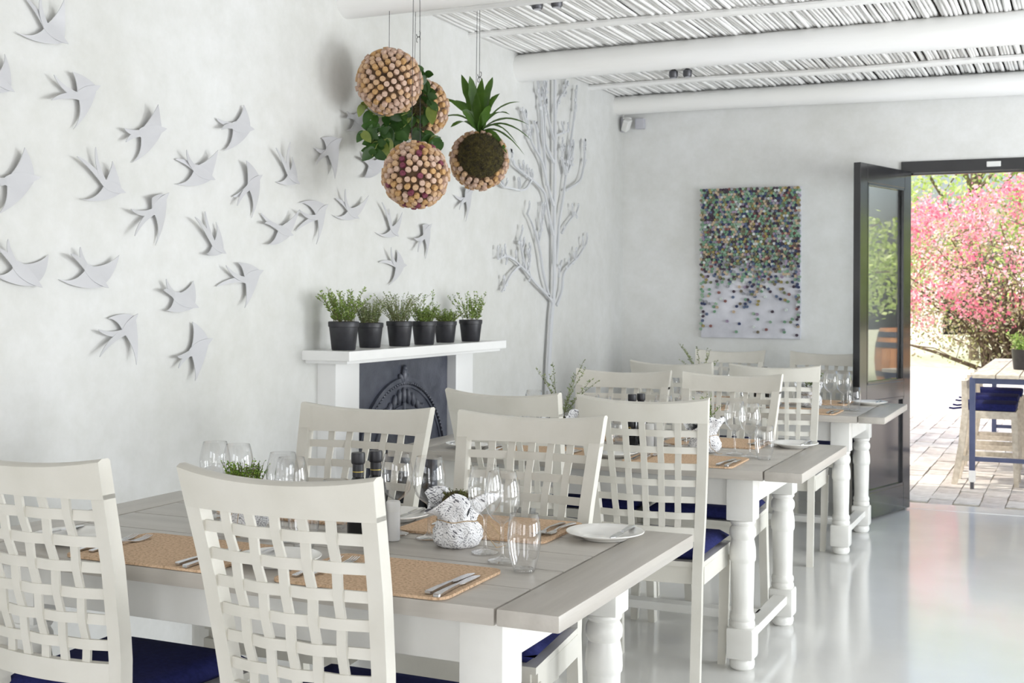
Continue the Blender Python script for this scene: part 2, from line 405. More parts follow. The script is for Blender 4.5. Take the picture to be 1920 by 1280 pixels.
while x < XR and n < 299:
    o = new_obj('reed', reeds[R.randrange(9)], None, ceil)
    o.location = (x, R.uniform(-0.01, 0.0), ZC + R.uniform(-0.007, 0.007)); n += 1
    x += R.uniform(0.0195, 0.0215) + (0.007 if R.random() < 0.05 else 0)
for yy in (3.55, 4.15, 5.40, 6.02, 7.22, 7.80):
    pts = [(XL - 0.02 + k * 0.8, yy + R.uniform(-0.012, 0.012), ZC - 0.032 + R.uniform(-0.006, 0.004)) for k in range(9)]
    auto_smooth(B().tube(pts, [0.019 * R.uniform(0.85, 1.1) for _ in pts], n=8).obj('batten', M['beam'], ceil))

def beam(yy, rad, zc, label, seed):
    rr = random.Random(seed); pts = []; rads = []
    for k in range(27):
        t = k / 26
        pts.append((XL - 0.03 + t * (XR - XL + 0.05), yy + 0.012 * math.sin(t * 7 + seed), zc + 0.008 * math.sin(t * 5 + seed * 2)))
        rads.append(rad * (1 + 0.05 * math.sin(t * 9 + seed) + rr.uniform(-0.012, 0.012)) * (1.0 + 0.10 * t))
    b = B().tube(pts, rads, n=22)
    o = auto_smooth(b.obj('log_beam', M['beam']), 60)
    tag(o, label, 'beam', 'log beams under the reed ceiling'); return o
for yy, rad, zc, lab, sd in ((2.85, 0.082, 2.70, 'white painted log beam far from the artwork wall, over the first table', 1),
                             (4.76, 0.082, 2.70, 'white painted log beam above the chimney breast end with the swallows', 2),
                             (6.66, 0.080, 2.705, 'white painted log beam crossing above the metal tree', 3),
                             (8.36, 0.068, 2.715, 'white painted log beam running along the artwork wall', 4)):
    beam(yy, rad, zc, lab, sd)

# the garden door: black frame, one glazed leaf swung into the room
b = B()
b.box(((DX0 + DX1) / 2, YB + 0.03, DZ - 0.03), (DX1 - DX0, 0.09, 0.075), bev=0.004)
b.box(((DX0 + DX1) / 2, YB + 0.05, DZ - 0.073), (DX1 - DX0, 0.03, 0.012))
for s, xx in ((1, DX0), (-1, DX1)): b.box((xx + s * 0.018, YB + 0.05, DZ / 2), (0.036, 0.09, DZ), bev=0.004)
o = b.obj('trim_1', M['black']); struct(o, 'black painted frame around the garden doorway', 'door frame')
o = B().box((-0.498, YB - 0.021, 2.226), (0.085, 0.014, 0.034), bev=0.004).obj('door_sensor', M['white_plastic'])
tag(o, 'small white contact sensor on the black door header', 'sensor')
o = B().box(((DX0 + DX1) / 2, YB + 0.12, -0.004), (DX1 - DX0, 0.24, 0.012)).obj('trim_2', M['floor']); struct(o, 'flush concrete threshold of the garden doorway', 'threshold')
door = thing('door_1', 'black door leaf with tall glass pane standing open into the room', 'door', (DX0 + 0.045, YB - 0.02, 0.0))
door['kind'] = 'structure'
LW, LH, LT = 0.745, 2.195, 0.045
door.rotation_euler = (0, 0, math.atan2(-0.71, -0.21))       # local +x runs from the hinge to the free edge
def dbox(nm, x0, x1, z0, z1, t=LT, m='black', bev=0.003, y=0): return B().box(((x0 + x1) / 2, y, (z0 + z1) / 2), (x1 - x0, t, z1 - z0), bev=bev).obj(nm, M[m], door)
ST = 0.10
dbox('stile', 0, ST, 0.012, LH); dbox('stile', LW - ST, LW, 0.012, LH)
dbox('rail', ST, LW - ST, LH - 0.115, LH); dbox('rail', ST, LW - ST, 0.74, 0.84); dbox('rail', ST, LW - ST, 0.012, 0.17)
dbox('glass_pane', ST, LW - ST, 0.84, LH - 0.115, 0.006, 'pane', 0)
dbox('panel', ST, LW - ST, 0.17, 0.74, 0.016, 'black', 0)
def mould(x0, x1, z0, z1):
    b = B()
    for yy in (LT / 2 - 0.006, -LT / 2 + 0.006):
        b.box((x0 + 0.008, yy, (z0 + z1) / 2), (0.016, 0.014, z1 - z0)); b.box((x1 - 0.008, yy, (z0 + z1) / 2), (0.016, 0.014, z1 - z0))
        b.box(((x0 + x1) / 2, yy, z0 + 0.008), (x1 - x0, 0.014, 0.016)); b.box(((x0 + x1) / 2, yy, z1 - 0.008), (x1 - x0, 0.014, 0.016))
    b.obj('moulding', M['black'], door)
mould(ST, LW - ST, 0.84, LH - 0.115); mould(ST, LW - ST, 0.17, 0.74)
for zz in (0.25, 1.1, 1.95): B().tube([(-0.004, -0.02, zz - 0.05), (-0.004, -0.02, zz + 0.05)], 0.007).obj('hinge', M['black'], door)

# small fittings under the beams
t = thing('wall_speaker', 'white bracketed flood light tucked under the beam in the corner', 'light', (-2.93, 8.40, 2.50))
b = B(); rot = Matrix.Rotation(0.5, 3, 'Y') @ Matrix.Rotation(0.5, 3, 'X')
b.box((0, 0.0, 0.09), (0.045, 0.06, 0.085), rot, bev=0.008).obj('lamp_head', M['white_plastic'], t)
B().box((-0.005, 0.03, 0.14), (0.05, 0.05, 0.012)).obj('bracket', M['white_plastic'], t)
B().box((-0.045, 0.06, 0.10), (0.02, 0.05, 0.10)).obj('arm', M['grey_plastic'], t)
t.name = 'flood_light'
o = B().box((-2.854, 8.475, 2.605), (0.065, 0.05, 0.075), bev=0.006).obj('junction_box', M['grey_plastic']); tag(o, 'pale grey box on the wall just under the corner beam', 'box')
for i, (xx, yy) in enumerate(((-2.315, 7.52), (-2.225, 7.52), (-2.36, 5.47), (-2.26, 5.47))):
    t = thing('ceiling_spotlight', ['small dark spotlight past the metal tree, of its pair nearer the swallow wall', 'small dark spotlight past the metal tree, of its pair farther from swallow wall', 'small dark spotlight over the mantel, of its pair nearer the swallow wall', 'small dark spotlight over the mantel, of its pair farther from swallow wall'][i],
              'spotlight', (xx, yy, ZC - 0.06), 0, 'small spotlights in the reed ceiling')
    auto_smooth(B().lathe([(0.001, 0.0), (0.022, 0.0), (0.028, 0.01), (0.028, 0.04), (0.012, 0.052), (0.012, 0.07)], n=16).obj('housing', M['dark_metal'], t))
    B().lathe([(0.001, -0.001), (0.018, -0.001), (0.02, 0.002)], n=16).obj('lens', M['grey_plastic'], t)

# ================================================================== CHIMNEY BREAST WITH CAST IRON INSERT
fp = thing('fireplace', 'white mantelpiece framing an arched dark cast iron insert', 'fireplace', (XL, 5.22, 0))
MY0, MY1 = 4.436 - 5.22, 5.995 - 5.22
b = B(); b.box((0.117, (MY0 + MY1) / 2, 1.118), (0.236, MY1 - MY0, 0.042), bev=0.004)
b.box((0.105, (MY0 + MY1) / 2, 1.091), (0.21, MY1 - MY0 - 0.05, 0.016), bev=0.003)
sh = b.obj('mantel_shelf', M['mantel'], fp)
for y0, y1 in ((4.556 - 5.22, 4.749 - 5.22), (5.69 - 5.22, 5.885 - 5.22)):
    b = B(); b.box((0.046, (y0 + y1) / 2, 0.542), (0.094, y1 - y0, 1.085), bev=0.003)
    p = b.obj('pillar', M['mantel'], fp)
    B().box((0.051, (y0 + y1) / 2, 0.06), (0.106, y1 - y0 + 0.012, 0.12), bev=0.003).obj('plinth', M['mantel'], p)
I0, I1 = 4.745 - 5.22, 5.695 - 5.22
def fpf(y, z, d): return (0.022 + d, y, z)
AR, AZ = 0.425, 0.545                                    # arch radius and spring height
# plate with the arch cut out of it
b = B()
arc = [(AR * math.cos(a), AZ + AR * math.sin(a)) for a in [PI * k / 40 for k in range(41)]]
top = []
for (yy, zz) in arc: top.append((max(I0, min(I1, yy * 1.12)), 1.085))
bm = b.bm
for d in (0.0, 0.02):
    A_ = [bm.verts.new(fpf(y, z, d)) for y, z in arc]; T_ = [bm.verts.new(fpf(y, z, d)) for y, z in top]
    for k in range(40): bm.faces.new((A_[k], A_[k + 1], T_[k + 1], T_[k]))
for s in (-1, 1):
    x0 = I1 if s > 0 else I0
    b.box((0.032, (x0 + s * AR) / 2, AZ / 2), (0.02, abs(x0 - s * AR), AZ)); 
    b.box((0.032, (x0 + s * AR) / 2, (AZ + 1.085) / 2), (0.019, abs(x0 - s * AR), 1.085 - AZ))
b.obj('iron_plate', M['iron'], fp)
B().box((0.006, (I0 + I1) / 2, 0.542), (0.012, I1 - I0, 1.085)).obj('hearth_back', M['soot'], fp)
def ring(nm, r, wd, dep, zoff=0.0):
    path = []; ac = []
    path.append(Vector(fpf(r, 0.02, dep))); ac.append((0, 1, 0))
    for k in range(41):
        a = PI * k / 40
        path.append(Vector(fpf(r * math.cos(a), AZ + zoff + r * math.sin(a), dep))); ac.append((0, math.cos(a), math.sin(a)))
    path.append(Vector(fpf(-r, 0.02, dep))); ac.append((0, -1, 0))
    return B().sweep(path, ac, (1, 0, 0), wd, 0.022).obj(nm, M['iron'], fp)
ring('arch_moulding', AR, 0.022, 0.026); ring('arch_moulding', AR - 0.03, 0.012, 0.02)
ring('arch_band', AR - 0.075, 0.10, 0.012); ring('arch_moulding', AR - 0.13, 0.018, 0.022)
b = B()                                                  # beading along the arch
for k in range(46):
    a = PI * (0.12 + 0.76 * k / 45); r = AR - 0.016
    r_ = bmesh.ops.create_icosphere(b.bm, subdivisions=1, radius=0.0085)
    bmesh.ops.translate(b.bm, vec=fpf(r * math.cos(a), AZ + r * math.sin(a), 0.036), verts=r_['verts'])
b.obj('beading', M['iron'], fp)
def petal_shape(bb, y, z, ang, l, wd, dep=0.03):
    r_ = bmesh.ops.create_icosphere(bb.bm, subdivisions=2, radius=1.0)
    mx = Matrix.Translation(fpf(y, z, dep)) @ Matrix.Rotation(ang, 4, 'X') @ Matrix.Diagonal((0.014, wd, l, 1))
    bmesh.ops.transform(bb.bm, matrix=mx, verts=r_['verts'])
b = B()
cz = AZ + AR - 0.075
for k in range(-3, 4): petal_shape(b, 0.045 * k, cz - 0.006 * k * k, 0.13 * k, 0.042 - 0.003 * abs(k), 0.017)
for s in (-1, 1):
    for k in range(5): petal_shape(b, s * (0.15 + 0.022 * k), cz - 0.062 - 0.02 * k + (0.02 if k % 2 else 0), s * -(0.8 + 0.2 * k), 0.022, 0.008)
petal_shape(b, 0, AZ + AR + 0.02, 0, 0.045, 0.02, 0.035); petal_shape(b, -0.025, AZ + AR + 0.005, 0.5, 0.03, 0.013, 0.03); petal_shape(b, 0.025, AZ + AR + 0.005, -0.5, 0.03, 0.013, 0.03)
petal_shape(b, 0, AZ + AR + 0.055, 0, 0.018, 0.011, 0.035); petal_shape(b, 0, cz - 0.062, 0, 0.036, 0.015, 0.03)
auto_smooth(b.obj('ornament', M['iron'], fp))
# hood in the opening, hearth bars
b = B(); hp = [(0.285 * math.cos(PI * k / 20), AZ - 0.02 + 0.285 * math.sin(PI * k / 20)) for k in range(21)]
b.prism(hp, lambda y, z, d: (0.016 + d + 0.03 * max(0, (AZ + 0.29 - z)), y, z), 0.008)
b.obj('hood', M['iron'], fp)
for k in range(9): B().tube([fpf(-0.24 + 0.06 * k, 0.1, 0.05), fpf(-0.24 + 0.06 * k, 0.3, 0.05)], 0.008, 6).obj('grate_bar', M['iron'], fp)
b = B(); b.box((0.16, 0, 0.012), (0.32, 1.3, 0.024)); b.obj('hearth_slab', M['iron'], fp)
# ================================================================== TABLES
TW, TL, TH = 0.93, 1.686, 0.75
XTR = -0.9157
PL = 0.1415
def make_table(label, x_right, y_near, tname):
    t = thing('dining_table', label, 'table', (x_right - TL / 2, y_near + TW / 2, 0), 0, 'painted dining tables with turned legs')
    th = 0.036
    for s in (-1, 1):
        auto_smooth(B().box((s * (TL / 2 - PL / 2 + 0.0015), 0, TH - th / 2), (PL - 0.005, TW, th), bev=0.006).obj('end_board', M['top_end'], t), 35)
    nb = 5; wv = TW / nb
    for k in range(nb):
        auto_smooth(B().box((0, -TW / 2 + (k + 0.5) * wv, TH - th / 2 - 0.0005), (TL - 2 * PL - 0.002, wv - 0.004, th), bev=0.0035).obj('plank', M['top'], t), 35)
    # aprons
    ox, oy = (0.205 if y_near < 3 else 0.243), 0.1215
    for s in (-1, 1):
        B().box((0, s * (TW / 2 - oy + 0.02), TH - th - 0.055), (TL - 2 * ox, 0.024, 0.11), bev=0.002).obj('apron', M['leg_white'], t)
        B().box((s * (TL / 2 - ox + 0.02), 0, TH - th - 0.055), (0.024, TW - 2 * oy, 0.11), bev=0.002).obj('apron', M['leg_white'], t)
    for sx in (-1, 1):
        for sy in (-1, 1):
            cx, cy = sx * (TL / 2 - ox), sy * (TW / 2 - oy)
            lg = table_leg if table_leg else None
            o = new_obj('leg', lg, None, t); o.location = (cx, cy, 0)
        B().box((sx * (TL / 2 - ox), 0, 0.115), (0.058, TW - 2 * oy - 0.06, 0.034), bev=0.003).obj('stretcher', M['leg_white'], t)
    B().box((0, 0, 0.115), (TL - 2 * ox - 0.03, 0.07, 0.034), bev=0.003).obj('stretcher', M['leg_white'], t)
    return t
def leg_mesh():
    b = B(); q = 0.05
    b.box((0, 0, 0.633), (2 * q, 2 * q, 0.162), bev=0.004)
    # chamfered lower block
    n = 4
    for (z0, z1) in ((0.042, 0.158),):
        b.box((0, 0, (z0 + z1) / 2), (2 * q, 2 * q, z1 - z0), bev=0.011)
    prof = [(0.001, 0.0), (0.034, 0.0), (0.043, 0.007), (0.0465, 0.018), (0.046, 0.032), (0.040, 0.043), (0.036, 0.048)]
    b.lathe(prof, n=26)
    prof = [(0.036, 0.15), (0.043, 0.155), (0.047, 0.166), (0.046, 0.176), (0.0425, 0.181), (0.045, 0.185), (0.0465, 0.195), (0.045, 0.204), (0.0415, 0.209), (0.0405, 0.213),
            (0.0405, 0.24), (0.0425, 0.32), (0.0435, 0.392), (0.0440, 0.397), (0.0475, 0.402), (0.049, 0.415), (0.048, 0.445), (0.044, 0.470), (0.0415, 0.480), (0.043, 0.484), (0.0475, 0.492),
            (0.049, 0.505), (0.0475, 0.518), (0.042, 0.528), (0.039, 0.531), (0.043, 0.535), (0.047, 0.542), (0.0465, 0.549), (0.041, 0.554), (0.036, 0.556)]
    b.lathe(prof, n=28)
    me = b.mesh('leg'); me.materials.append(M['leg_white'])
    me.polygons.foreach_set('use_smooth', [True] * len(me.polygons)); me.set_sharp_from_angle(angle=math.radians(32))
    return me
table_leg = leg_mesh()
TAB = [('grey-topped dining table standing farthest from the open garden door', XTR, 2.2464, 'table farthest from the door'),
       ('grey-topped dining table standing between the other two tables', XTR + 0.03, 4.4338, 'middle table'),
       ('grey-topped dining table standing beside the open garden door', XTR, 6.7091, 'table by the door')]
for lab, xr, yn, nm in TAB: make_table(lab, xr, yn, nm)

# ================================================================== CHAIRS
def post_y(z):                                             # rake of the back (chair faces +y)
    pts = [(0.0, -0.232), (0.25, -0.203), (0.45, -0.186), (0.6, -0.196), (0.8, -0.236), (1.03, -0.30)]
    for (z0, y0), (z1, y1) in zip(pts, pts[1:]):
        if z <= z1: return y0 + (y1 - y0) * (z - z0) / (z1 - z0)
    return pts[-1][1]
def half_w(z): return 0.191 + (0.0 if z < 0.45 else 0.038 * ((z - 0.45) / 0.58))
def bow(x, hw): return -0.030 * (1 - (x / hw) ** 2)
def make_chair():
    t = thing('dining_chair', '', 'chair')
    pw, pd = 0.034, 0.036
    for s in (-1, 1):                                      # rear leg running up as the back post
        path = []; wd = []
        for k in range(19):
            z = 0.0 + 0.955 * k / 18
            path.append((s * (half_w(z) - pw / 2), post_y(z), z)); wd.append(pw)
        o = B().sweep(path, (1, 0, 0), (0, 1, 0), wd, pd).obj('leg', M['chair'], t); auto_smooth(o, 30)
        o = B().sweep([(s * 0.196, 0.20, 0), (s * 0.203, 0.203, 0.2), (s * 0.206, 0.204, 0.41)], (1, 0, 0), (0, 1, 0), [0.028, 0.035, 0.038], 0.036).obj('leg', M['chair'], t)
    # crest rail, bowed back, with swept-up ends
    b = B(); rings = []
    for k in range(21):
        x = -0.2275 + 0.455 * k / 20; q = (x / 0.2275)
        zt = 1.014 + 0.018 * abs(q) ** 2.2; zb = 0.945
        ring_ = []
        for z, dy in ((zb, 0.012), (zt - 0.006, 0.012), (zt, 0.006), (zt, -0.012), (zt - 0.006, -0.0235), (zb, -0.0245)):
            ring_.append(b.bm.verts.new((x * half_w(z) / 0.2275, post_y(z) + bow(x, 0.2275) + 0.006 + dy, z)))
        rings.append(ring_)
    for i in range(20):
        for k in range(6): b.bm.faces.new((rings[i][k], rings[i][(k + 1) % 6], rings[i + 1][(k + 1) % 6], rings[i + 1][k]))
    b.bm.faces.new(rings[0][::-1]); b.bm.faces.new(rings[-1])
    auto_smooth(b.obj('crest_rail', M['chair'], t), 35)
    # woven lattice: five uprights, six cross slats
    rows = [0.906, 0.848, 0.790, 0.732, 0.674, 0.616]; zlo, zhi = 0.565, 0.95
    cols = [-2, -1, 0, 1, 2]
    def colx(c, z): return c * (half_w(z) - pw) * 2 / 6.15
    e = 0.0026
    def weave(i, j): return e if (i + j) % 2 else -e
    for j, c in enumerate(cols):
        path = []
        zs = [zhi] + rows + [zlo]; of = [0] + [weave(i, j) for i in range(6)] + [0]
        for q in range(len(zs) - 1):
            for k in range(4):
                f_ = k / 4; f2 = (1 - math.cos(PI * f_)) / 2
                z = zs[q] + (zs[q + 1] - zs[q]) * f_; oo = of[q] + (of[q + 1] - of[q]) * f2
                x = colx(c, z); path.append((x, post_y(z) + bow(x, half_w(z)) + oo, z))
        z = zlo; x = colx(c, z); path.append((x, post_y(z) + bow(x, half_w(z)), z))
        auto_smooth(B().sweep(path, (1, 0, 0), (0, 1, 0), 0.0215, 0.0065).obj('upright_slat', M['chair'], t), 30)
    for i, z in enumerate(rows):
        hw = half_w(z) - pw + 0.004
        xs = [-hw] + [colx(c, z) for c in cols] + [hw]; of = [0] + [-weave(i, j) for j in range(5)] + [0]
        path = []
        for q in range(len(xs) - 1):
            for k in range(4):
                f_ = k / 4; f2 = (1 - math.cos(PI * f_)) / 2
                x = xs[q] + (xs[q + 1] - xs[q]) * f_; path.append((x, post_y(z) + bow(x, half_w(z)) + of[q] + (of[q + 1] - of[q]) * f2, z))
        path.append((hw, post_y(z) + bow(hw, half_w(z)), z))
        auto_smooth(B().sweep(path, (0, 0, 1), (0, 1, 0), 0.0225, 0.0065).obj('cross_slat', M['chair'], t), 30)
    path = []
    for k in range(13):
        x = -0.165 + 0.33 * k / 12; path.append((x, post_y(0.552) + bow(x, half_w(0.552)), 0.552))
    auto_smooth(B().sweep(path, (0, 0, 1), (0, 1, 0), 0.048, 0.018).obj('bottom_rail', M['chair'], t), 30)
    # seat frame and cushion
    def seat_pt(u, v): return (u * (0.19 + 0.033 * v), -0.19 + 0.41 * v)
    poly = [seat_pt(-1, 0), seat_pt(1, 0), seat_pt(1, 1), seat_pt(-1, 1)]
    B().prism(poly, lambda x, y, d: (x, y, 0.435 + d), 0.018).obj('seat', M['chair'], t)
    for v in (0.05, 0.955):
        a, c = seat_pt(-0.93, v), seat_pt(0.93, v)
        B().box(((a[0] + c[0]) / 2, a[1], 0.405), (c[0] - a[0], 0.024, 0.062), bev=0.002).obj('seat_rail', M['chair'], t)
    for s in (-1, 1):
        a, c = Vector((*seat_pt(s * 0.95, 0.05), 0.405)), Vector((*seat_pt(s * 0.95, 0.96), 0.405))
        B().sweep([a, c], (0, 0, 1), (1, 0, 0), 0.062, 0.022).obj('seat_rail', M['chair'], t)
    b = B(); N = 14; grid = {}
    for sgn in (1, -1):
        for i in range(N + 1):
            for j in range(N + 1):
                u, v = -1 + 2 * i / N, j / N
                x, y = seat_pt(u * 0.985, 0.02 + 0.985 * v)
                ed = min(1, (1 - abs(u)) / 0.16) * 1.0; ed2 = min(1, min(v, 1 - v) / 0.09)
                h = 0.024 * math.sqrt(max(0, 1 - (1 - ed) ** 2)) * math.sqrt(max(0, 1 - (1 - ed2) ** 2))
                pf = 0.006 * (1 - u * u) * math.sin(PI * v)
                grid[sgn, i, j] = b.bm.verts.new((x, y, 0.478 + (h + pf if sgn > 0 else -h)))
        for i in range(N):
            for j in range(N):
                b.bm.faces.new((grid[sgn, i, j], grid[sgn, i + 1, j], grid[sgn, i + 1, j + 1], grid[sgn, i, j + 1]))
    bmesh.ops.remove_doubles(b.bm, verts=b.bm.verts[:], dist=0.0005)
    c_ = b.obj('cushion', M['navy'], t, smooth=True); c_['label'] = 'navy canvas seat pad'
    return t
chair0 = make_chair()
FACE = 'facing the artwork wall'; BACK = 'backing onto artwork wall'
tn = ['table farthest from door', 'middle table', 'table beside door']
ends = ['swallow-wall end', 'open-floor end']
# (x of the crest centre, y of the crest, faces the artwork wall?, yaw, table, end)
CH = [(-2.06, 1.985, 1, 0.0, 0, 0), (-1.418, 2.005, 1, 0.0, 0, 1), (-2.021, 3.37, 0, 0.03, 0, 0), (-1.457, 3.36, 0, 0.03, 0, 1),
      (-1.893, 4.07, 1, -0.05, 1, 0), (-1.358, 4.06, 1, 0.10, 1, 1), (-1.948, 5.57, 0, 0.06, 1, 0), (-1.425, 5.56, 0, -0.03, 1, 1),
      (-1.975, 6.38, 1, -0.04, 2, 0), (-1.413, 6.34, 1, 0.085, 2, 1), (-2.075, 8.03, 0, 0.04, 2, 0), (-1.448, 8.0, 0, -0.08, 2, 1)]
for i, (x, y, f_, yaw, ti, en) in enumerate(CH):
    c = chair0 if i == 0 else copy_tree(chair0)
    rz = yaw if f_ else PI + yaw
    off = Matrix.Rotation(rz, 3, 'Z') @ Vector((0, -0.30 - 0.012, 0))
    c.location = (x - off.x, y - off.y, 0); c.rotation_euler = (0, 0, rz)
    c['label'] = 'cream lattice-back chair %s, %s of %s' % (FACE if f_ else BACK, ends[en], tn[ti])
    c['group'] = 'cream lattice-back dining chairs'

# ================================================================== PLACE SETTINGS
TOPZ = TH + 0.0005
def glass_wine():
    prof = [(0.0005, 0.002), (0.030, 0.001), (0.034, 0.0025), (0.032, 0.005), (0.016, 0.0085), (0.006, 0.014), (0.0038, 0.022), (0.0035, 0.055), (0.0038, 0.078), (0.0055, 0.088),
            (0.012, 0.093), (0.024, 0.101), (0.034, 0.114), (0.0405, 0.133), (0.0425, 0.150), (0.0415, 0.17), (0.0375, 0.19), (0.0325, 0.21), (0.0318, 0.2105)]
    return prof
wine_me = B().lathe(glass_wine(), n=32).mesh('wine_glass')
tum_me = B().lathe([(0.0005, 0.008), (0.02, 0.008), (0.0215, 0.003), (0.021, 0.0), (0.0235, 0.0005), (0.027, 0.012), (0.0335, 0.034), (0.0375, 0.06), (0.0382, 0.08), (0.0362, 0.105), (0.0325, 0.13), (0.0318, 0.1303)], n=32).mesh('tumbler')
for me in (wine_me, tum_me):
    me.materials.append(M['glass']); me.polygons.foreach_set('use_smooth', [True] * len(me.polygons))
plate_me = B().lathe([(0.0005, 0.006), (0.052, 0.006), (0.062, 0.010), (0.070, 0.014), (0.0985, 0.0205), (0.1005, 0.0205), (0.101, 0.0185), (0.072, 0.009), (0.06, 0.003), (0.058, 0.0), (0.05, 0.0), (0.048, 0.003), (0.0005, 0.003)], n=48).mesh('plate')
plate_me.materials.append(M['china']); plate_me.polygons.foreach_set('use_smooth', [True] * len(plate_me.polygons))
def rrect(w_, h_, r_, n=6):
    out = []
    for cx, cy, a0 in ((w_ / 2 - r_, h_ / 2 - r_, 0), (-w_ / 2 + r_, h_ / 2 - r_, PI / 2), (-w_ / 2 + r_, -h_ / 2 + r_, PI), (w_ / 2 - r_, -h_ / 2 + r_, 1.5 * PI)):
        for k in range(n + 1): a = a0 + PI / 2 * k / n; out.append((cx + r_ * math.cos(a), cy + r_ * math.sin(a)))
    return out
mat_me = B().prism(rrect(0.425, 0.305, 0.03), lambda x, y, d: (x, y, d), 0.006).mesh('placemat'); mat_me.materials.append(M['cork_mat'])
def bar(path, wid, thk, name):
    return B().sweep(path, (1, 0, 0), (0, 0, 1), wid, thk)
# knife: handle at -y, blade at +y ; fork the same way round
kh = bar([(0, -0.105, 0.004), (0, -0.10, 0.0045), (0, -0.05, 0.005), (0, 0.005, 0.004)], [0.012, 0.0165, 0.013, 0.009], 0.005, 'h').mesh('knife_handle')
kb = bar([(0, 0.003, 0.0035), (0.001, 0.02, 0.0035), (0.002, 0.07, 0.003), (0.003, 0.095, 0.0025), (0.006, 0.108, 0.002)], [0.009, 0.017, 0.019, 0.016, 0.004], 0.0016, 'b').mesh('knife_blade')
fh = bar([(0, -0.10, 0.003), (0, -0.095, 0.0035), (0, -0.05, 0.006), (0, 0.0, 0.008), (0, 0.03, 0.005)], [0.012, 0.0155, 0.011, 0.006, 0.007], 0.0032, 'h').mesh('fork_handle')
b = bar([(0, 0.028, 0.005), (0, 0.04, 0.003), (0, 0.055, 0.002)], [0.007, 0.02, 0.023], 0.002, 'n')
for k in range(4): b.sweep([((k - 1.5) * 0.0062, 0.053, 0.002), ((k - 1.5) * 0.0062, 0.08, 0.004), ((k - 1.5) * 0.006, 0.1, 0.009)], (1, 0, 0), (0, 0, 1), [0.0042, 0.0038, 0.002], 0.0016)
ft = b.mesh('fork_tines')
for me in (kh, kb, fh, ft): me.materials.append(M['steel'])
def put(name, me, loc, rz, label, cat, group):
    o = new_obj(name, me); o.location = loc; o.rotation_euler = (0, 0, rz); return tag(o, label, cat, group)
def cutlery(kind, loc, rz, label, group, tilt=0.0):
    t = thing(kind, label, 'cutlery', loc, rz, group); t.rotation_euler = (tilt, 0, rz)
    if kind in ('dinner_knife', 'butter_knife'):
        new_obj('handle', kh, None, t); new_obj('blade', kb, None, t)
        if kind == 'butter_knife': t.scale = (0.9, 0.8, 1)
    else: new_obj('handle', fh, None, t); new_obj('tines', ft, None, t)
    return t
def setting(ti, f_, en, xr, yn):
    """place of one diner; local +y points to the table centre, +x to the diner's right"""
    xc = xr - TL + (0.625 if en == 0 else 1.215) + (0 if f_ else -0.045)
    yc = yn + (0.155 if f_ else TW - 0.155)
    rz = 0 if f_ else PI
    mxx = Matrix.Translation((xc, yc, TOPZ)) @ Matrix.Rotation(rz, 4, 'Z')
    who = '%s, %s of %s' % ('artwork-facing place' if f_ else 'artwork-backed place', ends[en], tn[ti])
    grp = 'places laid on the tables'
    def W(x, y, z=0): return mxx @ Vector((x, y, z))
    j = lambda a: R.uniform(-a, a)
    put('placemat', mat_me, W(0, 0), rz + j(0.012), 'cork placemat, ' + who, 'placemat', 'cork placemats')
    inward = 0.05 if (f_ and en == 0) or (not f_ and en == 1) else 0.0      # the neighbour's side plate stands on that side
    gap = (f_ and en == 1) or (not f_ and en == 0)                        # side plate in the gap between two mats
    fk = 0.022 if gap else 0.0; px = -0.295 if gap else -0.325
    cutlery('dinner_knife', W(0.165 - inward + j(.004), -0.03, 0.006), rz + j(0.05), 'inner of two steel knives, ' + who, 'steel knives')
    cutlery('dinner_knife', W(0.193 - inward + j(.004), -0.045, 0.006), rz + j(0.05), 'outer of two steel knives, ' + who, 'steel knives')
    cutlery('table_fork', W(-0.163 + fk + j(.004), -0.01, 0.006), rz + j(0.05), 'inner of two steel forks, ' + who, 'steel forks')
    cutlery('table_fork', W(-0.192 + fk + j(.004), -0.02, 0.006), rz + j(0.05), 'outer of two steel forks, ' + who, 'steel forks')
    put('side_plate', plate_me, W(px, 0.0), rz, 'white side plate, ' + who, 'plate', 'white side plates')
    cutlery('butter_knife', W(px - 0.05, 0.005, 0.0185), rz + 0.03, 'butter knife across side plate, ' + who, 'butter knives')
    g = ((0.085, 0.315), (0.163, 0.245), (0.248, 0.176)) if f_ else ((0.080, 0.206), (0.178, 0.190), (0.245, 0.085) if en == 0 else (0.368, 0.188))
    if f_ and en == 1 and ti > 0: g = ((0.118, 0.275), (0.195, 0.212), (0.262, 0.165))
    put('wine_glass', wine_me, W(g[0][0] + j(.003), g[0][1] + j(.003)), 0, 'wine glass farther from the tumbler, ' + who, 'glass', 'stemmed wine glasses')
    put('wine_glass', wine_me, W(g[1][0] + j(.003), g[1][1] + j(.003)), 0, ('wine glass right beside the tumbler, ' if f_ else 'wine glass nearer the tumbler, ') + who, 'glass', 'stemmed wine glasses')
    put('tumbler', tum_me, W(g[2][0] + j(.003), g[2][1] + j(.003)), 0, 'stemless water glass, ' + who, 'glass', 'stemless water glasses')
for ti, (lab, xr, yn, nm) in enumerate(TAB):
    for f_ in (1, 0):
        for en in (0, 1): setting(ti, f_, en, xr, yn)

